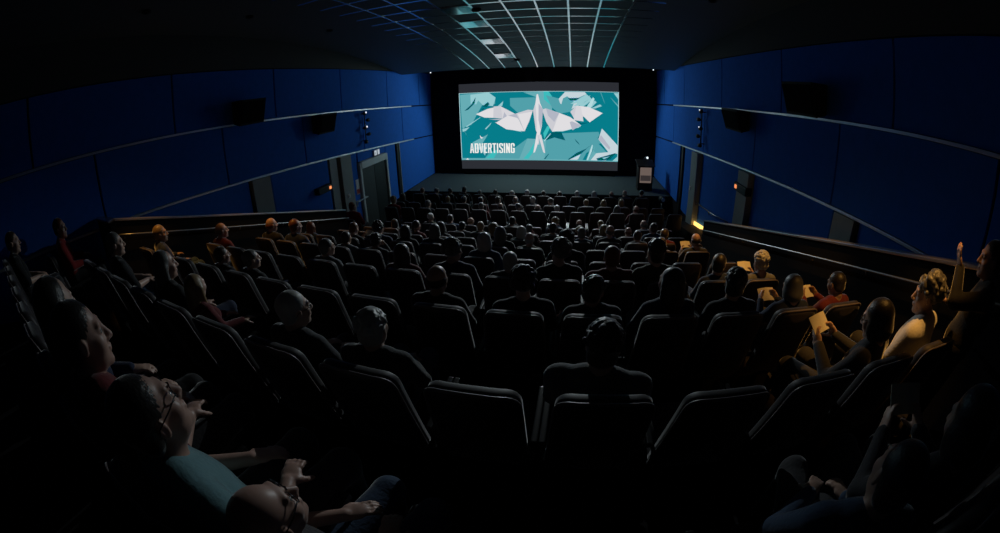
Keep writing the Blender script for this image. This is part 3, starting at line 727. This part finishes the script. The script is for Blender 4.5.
def make_body(arms, yaw=0., pitch=0., roll=0., lean=0., bulk=1., fem=False, short=False, h=.0075, stand=False):
    """seated figure, base at the floor under the seat, facing +y.  arms: for each side (elbow, wrist, hand u, hand n, curl)"""
    hc = np.array((lean * 1.25, -.045, 1.13)); R = rotm(yaw, pitch, roll)
    w = (.92 if fem else 1.) * bulk
    tor = [(ell((0, -.02, .56), (.165 * w, .125, .115)), .03, '+'), (cone((0, -.03, .62), (lean * .5, -.065, .78), .112 * bulk, .122 * bulk, (1.25, 1, 1)), .05, '+'),
           (ell((lean * .75, -.085, .83), (.168 * w, .112 * bulk, .165)), .05, '+'), (cone((lean - .135 * w, -.095, .935), (lean + .135 * w, -.095, .935), .058, .058), .05, '+'),
           (cone((lean - .07, -.10, .975), (lean + .07, -.10, .975), .045, .045), .04, '+')]
    if fem: tor += [(ell((lean + s * .07, .012, .82), (.062, .055, .06)), .04, '+') for s in (-1, 1)]
    sh = [np.array((lean + s * .178 * w, -.09, .928)) for s in (-1, 1)]
    upper = []; fore = []; hands = []
    for s, S, (e, wr, u, n, curl) in zip((-1, 1), sh, arms):
        upper.append((cone(S, e, .053 * bulk, .042), .035, '+')); fore.append((cone(e, wr, .042, .028), .02, '+')); hands += hand_prims(wr, u, n, 1 if s < 0 else -1, curl)
    neck = [(cone((lean, -.098, .955), hc + R @ NAPE, .056, .054), .035, '+')]
    head = head_prims(hc, R, fem)
    if not stand:
        kn = [np.array((s * .115, .455, .50)) for s in (-1, 1)]; an = [np.array((s * .12, .42, .10)) for s in (-1, 1)]; hp = [np.array((s * .085, .0, .535)) for s in (-1, 1)]
    else:
        kn = [np.array((s * .10, .02, .10)) for s in (-1, 1)]; an = [np.array((s * .11, -.02, -.28)) for s in (-1, 1)]; hp = [np.array((s * .085, -.02, .53)) for s in (-1, 1)]
    legs = [(ell((0, -.02, .54), (.17 * w, .125, .10)), .03, '+')]; calf = []; shoe = []
    for a, b, c in zip(hp, kn, an):
        legs += [(cone(a, b, .088, .060), .04, '+'), (cone(b, c, .056, .040), .03, '+')]; sg = 1 if a[0] > 0 else -1
        shoe += [(cone(c + (0, -.03, -.06), c + (sg * .02, .16, -.065), .040, .034, (1, 1, 1)), .03, '+'), (cone(c, c + (0, -.01, -.05), .042, .042), .03, '+')]
    zlo = -.42 if stand else -.01
    allp = np.array([p[0][0] for p in tor + upper + fore + hands + head + legs + shoe]); allq = np.array([p[0][1] for p in tor + upper + fore + hands + head + legs + shoe])
    lo, hi = allp.min(0) - .03, allq.max(0) + .03
    def F(prs):
        f = Field(lo, hi, h)
        for p, k, o in prs: f.add(p, k, o)
        return f
    r = {'hc': hc, 'R': R, 'body': F(legs + tor + upper + fore + shoe + hands + neck + head).mesh('person_body')}
    r['shirt'] = F(tor + upper + ([] if short else fore)).mesh('shirt', .012)
    if short or True:
        pass
    r['trousers'] = F(legs).mesh('trousers', .010); r['shoes'] = F(shoe).mesh('shoes', .008)
    return r
def make_hair(style):
    f = Field((-.17, -.2, -.36), (.17, .17, .22), .006)
    if style == 'long':
        for p, k in ((ell((0, -.03, .04), (.088, .10, .098)), .03), (ell((0, -.075, -.08), (.085, .06, .13)), .05), (cone((-.075, -.03, .0), (-.085, -.02, -.22), .030, .022), .04), (cone((.075, -.03, .0), (.085, -.02, -.22), .030, .022), .04), (ell((0, -.09, -.18), (.085, .04, .10)), .04)): f.add(p, k)
        f.add(ell((0, .10, -.05), (.064, .085, .125)), .02, '-')
    elif style == 'bob':
        for p, k in ((ell((0, -.028, .042), (.092, .104, .098)), .03), (ell((0, -.06, -.05), (.095, .075, .085)), .04), (ell((-.075, -.005, -.05), (.026, .05, .07)), .03), (ell((.075, -.005, -.05), (.026, .05, .07)), .03)): f.add(p, k)
        f.add(ell((0, .105, -.045), (.066, .085, .115)), .02, '-')
    elif style == 'curly':
        rr = random.Random(3)
        f.add(ell((0, -.028, .05), (.092, .105, .098)), .02)
        for i in range(90):
            a, b = rr.uniform(0, 2 * PI), rr.uniform(-.35, 1.5); d = np.array((math.cos(a) * math.cos(b), math.sin(a) * math.cos(b), math.sin(b)))
            p = np.array((0, -.028, .05)) + d * (.096, .108, .102); f.add(ell(p, (.019,) * 3), .012)
        f.add(ell((0, .115, -.04), (.068, .085, .11)), .02, '-')
    elif style == 'fringe':
        f.add(ell((0, -.024, .005), (.085, .098, .068)), .02); f.add(ell((0, .085, .03), (.12, .085, .14)), .02, '-'); f.add(ell((0, -.01, .125), (.075, .115, .075)), .02, '-')
    elif style == 'ponytail':
        for p, k in ((ell((0, -.018, .042), (.084, .103, .094)), .02), (ell((0, -.125, .03), (.032, .035, .032)), .03), (cone((0, -.14, .02), (0, -.145, -.14), .030, .016), .03)): f.add(p, k)
        f.add(ell((0, .10, -.05), (.072, .085, .115)), .02, '-')
    elif style == 'bun':
        for p, k in ((ell((0, -.018, .042), (.084, .103, .094)), .02), (ell((0, -.085, .105), (.042, .042, .036)), .02)): f.add(p, k)
        f.add(ell((0, .10, -.05), (.072, .085, .115)), .02, '-')
    elif style == 'tousled':
        rr = random.Random(5); f.add(ell((0, -.022, .045), (.086, .103, .095)), .02); f.add(ell((0, -.06, -.03), (.074, .055, .05)), .03)
        for i in range(110):
            a, b = rr.uniform(0, 2 * PI), rr.uniform(.1, 1.5); d = np.array((math.cos(a) * math.cos(b), math.sin(a) * math.cos(b), math.sin(b)))
            p = np.array((0, -.022, .045)) + d * (.080, .098, .090); w_ = np.cross(d, (rr.uniform(-1, 1), rr.uniform(-1, 1), rr.uniform(-1, 1))); w_ /= np.linalg.norm(w_) + 1e-6; f.add(cone(p + d * .003, p + d * .010 + w_ * .028, .013, .009), .010)
        f.add(ell((0, .112, -.03), (.074, .085, .095)), .02, '-')
    else:  # short
        f.add(ell((0, -.022, .042), (.083, .102, .093)), .02); f.add(ell((0, -.058, -.03), (.072, .052, .052)), .03)
        f.add(ell((0, .110, -.035), (.076, .085, .098)), .02, '-')
        for s in (-1, 1): f.add(ell((s * .088, .0, -.01), (.02, .028, .036)), .008, '-')
    # keep the hair a shell over the skull
    f.add(ell((0, -.010, .030), (.071, .092, .086)), .004, '-'); f.add(cone((0, -.03, -.06), (0, -.03, -.3), .054, .06), .01, '-')
    return f.mesh('hair_' + style)
HAIRS = {k: make_hair(k) for k in ('short', 'tousled', 'long', 'bob', 'curly', 'fringe', 'ponytail', 'bun')}
A = np.array
def lap(s): return (A((s * .235, .0, .70)), A((s * .10, .20, .665)), A((-s * .45, .85, -.12)), A((0, .15, 1.)), .5)
def rest(s): return (A((s * .222, -.02, .73)), A((s * .236, .19, .695)), A((-s * .05, 1, -.10)), A((0, .1, 1.)), .45)
def chin(s): return (A((s * .21, .09, .74)), A((s * .075, .10, .985)), A((-s * .25, -.25, 1)), A((s * .2, 1, .2)), .9)
def book(s): return (A((s * .235, .04, .72)), A((s * .115, .265, .80)), A((-s * .25, .75, .55)), A((s * .75, .45, .40)), .75)
def high(s): return (A((s * .24, .16, .86)), A((s * .10, .20, 1.02)), A((-s * .15, .45, .9)), A((s * .3, .8, .2)), .35)
def out(s): return (A((s * .36, -.06, .84)), A((s * .48, .12, .90)), A((s * .8, .5, -.05)), A((0, -.2, 1.)), .3)
def both(f): return (f(-1), f(1))
BODY = {}
def body(key, *a, **k): BODY[key] = make_body(*a, **k)
body('lap', both(lap)); body('rest', both(rest), yaw=.10); body('chin', (lap(-1), chin(1)), yaw=.12, pitch=-.05, roll=.06)
body('look', (rest(-1), lap(1)), yaw=-.45, roll=.05); body('lean', (rest(-1), lap(1)), lean=.03, roll=.12, yaw=.2); body('fem', both(lap), fem=True, yaw=-.08)
body('femlook', (lap(-1), rest(1)), fem=True, yaw=.35, pitch=-.06); body('book', both(book), pitch=-.32, yaw=.05); body('stout', both(lap), bulk=1.14, pitch=-.05)
body('side', both(lap), yaw=-.35, pitch=-.02, short=True, h=.006); body('open', (lap(-1), out(1)), yaw=.55, pitch=-.10, bulk=1.05, short=True, h=.006)
body('up', both(lap), yaw=.02, pitch=.30, short=True, h=.006)
body('raise', (high(-1), rest(1)), yaw=.3, stand=True)
SUIT = {'side', 'open'}
def make_glasses():
    m = MB()
    for s in (-1, 1):
        m.tube([(s * .033 + .024 * math.cos(t * PI / 6), .104 - .006 * abs(math.cos(t * PI / 6)), .006 + .018 * math.sin(t * PI / 6)) for t in range(12)], .0022, 6, True)
        m.tube([(s * .057, .098, .010), (s * .078, .05, .012), (s * .086, -.012, .010), (s * .086, -.03, -.008)], .0022, 6)
    m.tube([(-.010, .106, .010), (0, .110, .013), (.010, .106, .010)], .0022, 6)
    o = m.build('glasses', M['glass'], smooth=True); me = o.data; bpy.data.objects.remove(o); return me
GLASSES = make_glasses()
em = MB(); em.lathe([(.0002, -.0115), (.006, -.0098), (.0098, -.006), (.0115, 0), (.0098, .006), (.006, .0098), (.0002, .0115)], (0, 0, 0), 'y', 12)
eo = em.build('eye', [M['eye']], smooth=True); EYE = eo.data; bpy.data.objects.remove(eo)
im = MB(); im.lathe([(.0058, -.001), (.005, .0015), (.0002, .002)], (0, .0108, 0), 'y', 12)
io_ = im.build('iris', [M['plastic']], smooth=True); IRIS = io_.data; bpy.data.objects.remove(io_)
def person(k, x, s, yaw, var, hair, hcol, top, label, skin=0, glasses=False, dy=0., eyes=False, legs='charcoal', zoff=0., xs=1.):
    B = BODY[var]
    e = empty('person', (x, row_y(k) + SEAT_BACK + .035 + dy, row_floor(k) + zoff), yaw); e.scale = (xs * (.5 + .5 * s), .5 + .5 * s, s)
    tag(e, label, 'person', 'audience members')
    def part(name, me, mat, loc=None):
        o = bpy.data.objects.new(name, me)
        if not me.materials: me.materials.append(mat)
        COL.objects.link(o); o.parent = e; o.material_slots[0].link = 'OBJECT'; o.material_slots[0].material = mat; return o
    part('body', B['body'], SKIN[skin]); part('shirt', B['shirt'], CLOTH[top]); part('trousers', B['trousers'], CLOTH[legs]); part('shoes', B['shoes'], CLOTH['black'])
    mw = Matrix.Translation(Vector(B['hc'])) @ Matrix(B['R'].tolist()).to_4x4()
    if hair: part('hair', HAIRS[hair], HAIR[hcol]).matrix_local = mw
    if glasses: part('glasses', GLASSES, M['glass']).matrix_local = mw
    if eyes:
        for sx in (-.032, .032):
            q = part('eye', EYE, M['eye']); q.matrix_local = mw @ Matrix.Translation((sx, .0845, .008))
            i = bpy.data.objects.new('iris', IRIS); COL.objects.link(i); i.parent = q
    return e
def booklet(loc, rot, label, w=.095, hgt=.135):
    e = empty('programme_booklet', loc); e.rotation_euler = rot; tag(e, label, 'booklet', 'programme booklets in the audience')
    for s in (-1, 1):
        m = MB(); m.prism([(0, 0, -hgt / 2), (s * w, .018, -hgt / 2), (s * w, .018, hgt / 2), (0, 0, hgt / 2)], (0, .003, 0)); m.build('page', M['paper'], e)
    m = MB(); m.box(-.004, .004, .001, .006, -hgt / 2, hgt / 2); m.build('spine', M['white'], e)
# row: list of (seat index, sideways offset, head height above the floor)
SEATED = {
1: [(-10, .06, 1.05), (-9, .05, 1.05), (-8, -.01, 1.05), (-7, -.06, 1.12), (-6, -.03, 1.0), (-5, -.05, 1.03), (-4, 0, 1.0), (-3, -.07, 1.04), (-2, -.07, 1.02), (-1, -.04, 1.01), (0, 0, 1.04), (1, .04, 1.04), (2, .05, 1.04), (3, -.03, 1.1), (4, .01, 1.12)],
2: [(-9, .08, 1.14), (-6, -.07, 1.08), (-5, -.08, 1.07), (-4, -.09, 1.07), (-3, -.07, 1.08), (-2, -.06, 1.1), (-1, -.05, 1.1), (0, -.05, 1.09), (2, -.08, 1.07), (3, -.04, 1.07), (4, -.06, 1.1)],
3: [(-10, -.01, 1.22), (-8, .04, 1.14), (-5, 0, 1.11), (-4, -.04, 1.11), (-3, -.05, 1.11), (-2, -.03, 1.08), (-1, -.03, 1.08), (2, .01, 1.12), (3, -.03, 1.12)],
4: [(-7, -.2, 1.11), (-6, -.12, 1.09), (-5, -.1, 1.02), (-3, -.09, 1.09), (-1, -.03, 1.08), (0, .04, 1.05), (1, .03, 1.05), (3, .12, 1.08)],
5: [(-8, -.18, 1.05), (-5, .04, 1.06), (-4, -.08, 1.08), (-2, -.04, 1.05), (-1, -.12, 1.08), (0, .11, 1.02), (1, .01, 1.09), (2, .05, 1.04), (3, 0, 1.15)],
6: [(-6, -.16, 1.12), (-5, -.12, 1.12), (-3, -.11, 1.12), (-2, -.07, 1.09), (0, .08, 1.1), (1, .06, 1.15), (2, .06, 1.06), (3, .18, 1.11)],
7: [(-9, -.13, 1.06), (-7, -.2, 1.1), (-6, -.09, 1.14), (-5, -.16, 1.11), (-4, -.1, 1.15), (-2, .09, 1.16), (-1, -.04, 1.07), (0, 0, 1.03), (3, -.18, 1.04), (4, .08, 1.11)],
8: [(-9, -.08, 1.18), (-8, .14, 1.19), (-6, -.14, 1.05), (-5, -.13, 1.04), (-2, .12, 1.15), (0, .1, 1.2)],
9: [(-9, -.14, 1.14), (-5, -.1, 1.07), (-3, -.13, 1.09), (-2, -.06, 1.16), (-1, .01, 1.06), (0, -.06, 1.2), (1, -.03, 1.16), (2, -.15, 1.22), (3, .09, 1.09), (4, .1, 1.09)],
10: [(-10, .04, 1.15), (-7, -.12, .99), (-6, -.08, 1.02), (-2, -.1, 1.09), (-1, .02, 1.11), (0, .01, 1.05), (1, .04, 1.14), (2, .05, 1.12), (3, .18, 1.04), (4, .16, 1.04)],
11: [(-8, -.2, 1.18), (-6, .06, 1.14), (-5, -.16, .99), (-3, -.04, 1.07), (-2, -.08, 1.02), (0, 0, 1.08), (3, .04, 1.1), (4, .04, 1.2)],
12: [(-9, -.1, 1.17), (-3, .12, 1.27), (-2, .04, 1.27), (-1, .04, 1.20), (0, -.16, 1.0)]}
# particular people: (row, seat): dict
WHO = {
 (1, -10): dict(hair='short', hcol='auburn', top='olive'), (1, -9): dict(hcol='grey', hair='short'), (1, -6): dict(hcol='white', hair='short'), (1, -3): dict(hcol='white', hair='short'), (1, 0): dict(hcol='white', hair='short'), (1, 1): dict(hcol='white', hair='bob', var='fem'), (1, 3): dict(hcol='white', hair='fringe'),
 (2, -6): dict(hcol='blond', hair='short'), (2, 3): dict(hcol='blond', hair='long', var='fem'), (2, 4): dict(hcol='blond', hair='bob', var='fem'),
 (3, -10): dict(hcol='blond', hair='tousled', top='red'), (3, -5): dict(hcol='grey', hair='short'), (3, 3): dict(hair='fringe', hcol='auburn', skin=1),
 (4, 3): dict(hair='fringe', hcol='grey', skin=1), (4, 1): dict(hair='ponytail', hcol='blond', var='fem'), (5, 2): dict(hair='fringe', hcol='auburn', skin=1), (5, 3): dict(hair='short', hcol='brown', glasses=True),
 (5, 1): dict(hair='bob', hcol='blond', var='fem'), (6, 1): dict(hair='fringe', hcol='grey'), (6, 3): dict(hair='short', hcol='brown', var='look'),
 (6, -2): dict(hair='bob', hcol='white', var='fem'), (7, 4): dict(hair='fringe', hcol='brown', skin=1, var='book', top='charcoal'), (7, -9): dict(hair='long', hcol='auburn', var='femlook'), (7, -7): dict(hair='short', hcol='auburn', var='book'),
 (8, -9): dict(hair='fringe', hcol='auburn', skin=1, var='look'), (8, -8): dict(hair='short', hcol='auburn', var='look', eyes=True), (8, -2): dict(hair='bob', hcol='white', var='fem'), (8, 0): dict(hair='curly', hcol='dark'),
 (9, -9): dict(hair='fringe', hcol='grey', skin=1, var='look', eyes=True), (9, -5): dict(hair='short', hcol='grey', var='side'), (9, -3): dict(hair='long', hcol='brown', var='fem'), (9, -2): dict(hair='curly', hcol='grey'),
 (9, 4): dict(hair='tousled', hcol='white', var='book', top='grey'), (9, 3): dict(hair='short', hcol='dark', var='look'), (9, 2): dict(hair='tousled', hcol='brown'), (9, 1): dict(hair='short', hcol='auburn'),
 (10, -10): dict(hair='short', hcol='blond', var='look'), (10, -7): dict(hair='short', hcol='brown', var='side', eyes=True), (10, -6): dict(hair='short', hcol='grey', var='side', eyes=True), (10, -2): dict(hair='fringe', hcol='dark', top='black'),
 (10, -1): dict(hair='curly', hcol='dark', glasses=True), (10, 0): dict(hair='tousled', hcol='brown', top='charcoal'), (10, 1): dict(hair='long', hcol='dark', var='femlook', top='navy'), (10, 2): dict(hair='tousled', hcol='dark', var='look', top='black'),
 (10, 3): dict(hair='bob', hcol='grey', var='book'), (10, 4): dict(hair='short', hcol='dark', var='book', top='maroon'),
 (11, -8): dict(hair='short', hcol='grey', var='side', eyes=True), (11, -6): dict(hair='long', hcol='grey', var='side', eyes=True), (11, -5): dict(hair='long', hcol='blond', var='femlook', eyes=True), (11, -3): dict(hair='short', hcol='white', var='side', glasses=True, eyes=True, top='charcoal'),
 (11, -2): dict(hair='tousled', hcol='white', var='lap', top='charcoal'), (11, 0): dict(hair='tousled', hcol='brown', var='stout', top='grey', yaw=-.15), (11, 3): dict(hair='bob', hcol='dark', var='book', glasses=True, eyes=True, top='charcoal', yaw=.35), (11, 4): dict(hair='curly', hcol='grey', var='open', top='white', yaw=.25),
 (12, -9): dict(hair='short', hcol='brown', var='side'), (12, -3): dict(hair='long', hcol='dark', var='femlook', eyes=True), (12, -2): dict(hair='short', hcol='dark', var='side', eyes=True),
 (12, -1): dict(hair='short', hcol='dark', var='up', top='teal', eyes=True, glasses=True, skin=1), (12, 0): dict(hair=None, hcol='grey', var='up', top='charcoal', glasses=True, eyes=True, skin=1, yaw=-.25)}
HN = {'short': 'short {}', 'tousled': 'tousled {}', 'long': 'long {}', 'bob': 'bobbed {}', 'curly': 'curly {}', 'fringe': 'balding {}', 'ponytail': 'tied-back {}', 'bun': 'pinned-up {}'}
rnd = random.Random(21)
for k in SEATED:
    tot = RNG[k][0]
    for n, (i, off, hz) in enumerate(SEATED[k]):
        d = WHO.get((k, i), {})
        hair = d.get('hair', 'x')
        if hair == 'x': hair = rnd.choice(['short', 'short', 'short', 'tousled', 'long', 'bob', 'curly', 'fringe', 'ponytail', 'bun'])
        hcol = d.get('hcol') or rnd.choice(['grey', 'brown', 'brown', 'dark', 'dark', 'white', 'blond', 'grey'])
        fem = hair in ('long', 'bob', 'ponytail', 'bun')
        var = d.get('var') or (rnd.choice(['fem', 'femlook', 'fem']) if fem else rnd.choice(['lap', 'rest', 'chin', 'look', 'lean', 'stout', 'lap']))
        top = d.get('top') or rnd.choice(['black', 'black', 'charcoal', 'navy', 'maroon', 'olive', 'grey', 'denim'])
        hn = HN[hair].format(hcol if hcol != 'white' else 'white') + ' hair' if hair else 'bald head and glasses'
        lab = 'person with %s, %s top, %s row from stage, %s from left' % (hn, top, ORD[k], ORD[n + 1])
        x = seat_x(k, i) + max(-(.03 if k < 9 else .12 if k < 12 else .2), min(.03 if k < 9 else .12, off)); zo = .045 if (k <= 3 or hz < 1.07) and k < 12 else 0.; s = (hz - zo) / 1.13
        yaw = d.get('yaw', rnd.uniform(-.12, .12) + .02 * (x + 1.5))
        person(k, x, s, yaw, var, hair, hcol, top, lab, d.get('skin', rnd.choice([0, 0, 1, 2])), d.get('glasses', False), -.11 if k == 12 else max(0, .96 - s) * .4, d.get('eyes', False), rnd.choice(['charcoal', 'denim', 'navy', 'black']), zo)
        if var == 'book' and k >= 5:
            c, sn = math.cos(yaw), math.sin(yaw); bx, by, bz = 0, .40, .90; q = .5 + .5 * s
            booklet((x + (c * bx - sn * by) * q, row_y(k) + SEAT_BACK + (sn * bx + c * by) * q, row_floor(k) + bz * s), (math.radians(-55), 0, yaw), 'open programme booklet held by the %s person from the left in the %s row' % (ORD[n + 1], ORD[k]))
person(4, -6.22, 1.18, .1, 'look', 'short', 'auburn', 'red', 'person in a red top sitting alone beside the grey pilaster by the door', 1)
person(11, -6.22, 1.16, -.25, 'look', 'short', 'auburn', 'red', 'person in a red top sitting alone behind the end of the left parapet', 1, False, -.32, True)
person(11, 2.77, 1., .5, 'raise', 'short', 'brown', 'black', 'person standing at the right parapet with one hand raised to the face', 1, False, -.32, True, 'black', .42)
person(12, .98, .93, -.45, 'lap', 'short', 'dark', 'denim', 'person in a blue denim top seated just right of the camera', 0)
person(12, 1.36, .98, -.3, 'book', 'bob', 'dark', 'charcoal', 'person in a charcoal top seated second to the right of the camera', 0)
booklet((1.36 + .118, row_y(12) + SEAT_BACK + .38, row_floor(12) + .90 * .98), (math.radians(-55), 0, -.3), 'open programme booklet held by the second person right of the camera')

# ---------------------------------------------------------------- lamps of the house, plus added flood lamps
def spot(name, loc, target, power, col, ang, rad=.04, blend=.6, lab=None):
    l = bpy.data.lights.new(name, 'SPOT'); l.energy = power; l.color = col; l.spot_size = math.radians(ang); l.spot_blend = blend; l.shadow_soft_size = rad
    o = bpy.data.objects.new(name, l); COL.objects.link(o); o.location = loc
    o.rotation_euler = (Vector(target) - Vector(loc)).to_track_quat('-Z', 'Y').to_euler(); return o
def stage_lamp(x, y, z, tgt, power, col, ang, lab):
    e = empty('stage_spotlight', (x, y, z)); tag(e, lab, 'spotlight')
    dr = (Vector(tgt) - Vector((x, y, z))).normalized(); rot = dr.to_track_quat('-Y', 'Z').to_matrix()
    m = MB(); m.lathe([(.04, .16), (.075, .12), (.08, 0.0), (.07, -.01), (.066, .03)], (0, 0, 0), 'y', 16)
    m.v = [tuple(rot @ Vector(v)) for v in m.v]; m.build('lamp_housing', M['blackpaint'], e, smooth=True)
    m = MB(); m.tube([(0, .05, .08), (0, .05, .45)], .012, 6); m.build('hanger', M['metal'], e)
    m = MB(); m.lathe([(.03, -.004), (.03, -.008)], (0, 0, 0), 'y', 12); m.v = [tuple(rot @ Vector(v)) for v in m.v]; m.build('lens', M['whiteled'], e)
    spot('stage_spotlight_beam', Vector((x, y, z)) + dr * .06, tgt, power, col, ang, .05)
stage_lamp(XL + .32, 16.6, 1.0, (-3.6, 6.5, -3.0), 8., (.86, .95, 1.), 46, 'small lit stage spotlight in the upper front corner at the left wall')
stage_lamp(XR - .32, 16.6, 1.0, (.9, 6.5, -3.0), 8., (.86, .95, 1.), 46, 'small lit stage spotlight in the upper front corner at the right wall')
# added flood lamps brighten hall and walls; flaps hide the bulbs and shape the light
e = empty('added_floodlight', (-1.5, 16.95, .655)); tag(e, 'added globe flood lamp behind a broad black flap above the middle of the screen', 'light fitting')
m = MB(); m.lathe([(.03, .30), (.09, .29), (.11, .24), (.06, .2)], (0, .02, 0), 'z', 16); m.build('lamp_holder', M['black'], e)
m = MB(); m.box(-.24, .30, -.335, -.327, -.265, .26); m.tube([(-.1, -.33, .25), (-.05, .0, .27)], .006, 6); m.tube([(.1, -.33, .25), (.05, .0, .27)], .006, 6); m.build('shading_flap', M['black'], e)
m = MB(); m.tube([(0, .02, .28), (0, .02, .37)], .012, 6); m.build('hanger', M['black'], e)
spot('added_flood_beam', (-1.5, 16.95, .655), (-1.5, 10.5, -3.8), FLOOD_W, (.76, .96, 1.), 172, .19, .3)
e = empty('added_floodlight', (-.7, 16.95, .66)); tag(e, 'small added flood lamp with a narrow black flap above the screen, right of its middle', 'light fitting')
m = MB(); m.box(-.08, .08, .0, .14, -.05, .05); m.build('housing', M['black'], e, bevel=.012)
m = MB(); m.box(-.05, .13, -.525, -.517, -.036, .05); m.box(.034, .075, -.525, -.517, -.056, -.036); m.tube([(-.02, -.52, .05), (-.02, .0, .045)], .004, 6); m.tube([(.10, -.52, .05), (.08, .0, .045)], .004, 6); m.build('shading_flap', M['black'], e)
m = MB(); m.tube([(0, .07, .05), (0, .07, .37)], .012, 6); m.build('hanger', M['black'], e)
spot('added_core_beam', (-.7, 16.92, .655), (-1.1, 7.0, -3.6), CORE_W, (.84, .96, 1.), 56, .012, .85)
for n_, (x, y, z0, p) in enumerate(((2.5, 1.9, 0, .85), (2.5, 3.8, 0, 1.2), (2.5, 6.4, 0, 1.2), (-5.2, 2.6, 0, .7), (-5.1, 4.7, 0, .8), (-5.1, 7.2, 0, .9))):
    z = zceil(y) - .03
    e = empty('aisle_downlight', (x, y, z)); tag(e, 'recessed warm downlight over the %s aisle, %s from the back of the hall' % ('right' if x > 0 else 'left', ORD[n_ % 3 + 1]), "ceiling light")
    m = MB(); m.lathe([(.07, .03), (.075, -.004), (.05, -.004), (.045, .02)], (0, 0, 0), 'z', 16); m.build('trim_ring', M['blackpaint'], e)
    spot('aisle_downlight_beam', (x, y, z - .01), (x, y - .1, z - 3), WARM_W * p, (1., .47, .10), 36, .03, .6)

w = bpy.data.worlds.new('world'); SC.world = w; w.use_nodes = True
w.node_tree.nodes['Background'].inputs[0].default_value = (0, 0, 0, 1)

# ---------------------------------------------------------------- camera: a fisheye lens, the frame cut from the lower part of its picture
cd = bpy.data.cameras.new('camera'); cam = bpy.data.objects.new('camera', cd); COL.objects.link(cam); SC.camera = cam
cd.type = 'PANO'; cd.panorama_type = 'FISHEYE_LENS_POLYNOMIAL'; cd.fisheye_fov = math.radians(240); cd.sensor_width = 36; cd.sensor_fit = 'HORIZONTAL'
cd.fisheye_polynomial_k0 = 0; cd.fisheye_polynomial_k1 = -1.036 / 14.4; cd.fisheye_polynomial_k2 = 0
cd.fisheye_polynomial_k3 = -.0284 / 14.4 ** 3; cd.fisheye_polynomial_k4 = 0
cd.shift_y = -(266.5 - 199.5) / 533.
cd.clip_start = .02; cd.clip_end = 100
pa, ya, ra = -.2814, -.1922, -.0303
fw = Vector((math.sin(ya) * math.cos(pa), math.cos(ya) * math.cos(pa), math.sin(pa)))
rt = Vector((math.cos(ya), -math.sin(ya), 0)); up = rt.cross(fw)
r2 = rt * math.cos(ra) + up * math.sin(ra); u2 = -rt * math.sin(ra) + up * math.cos(ra)
cam.matrix_world = Matrix(((r2.x, u2.x, -fw.x, 0), (r2.y, u2.y, -fw.y, 0), (r2.z, u2.z, -fw.z, 0), (0, 0, 0, 1)))
vs = SC.view_settings
vs.view_transform = 'Standard'; vs.look = 'None'; vs.gamma = 1.; vs.use_curve_mapping = False; vs.exposure = 0.
SC.cycles.max_bounces = 8; SC.cycles.diffuse_bounces = 2; SC.cycles.glossy_bounces = 4; SC.cycles.use_denoising = True
SC.cycles.sample_clamp_indirect = 4.
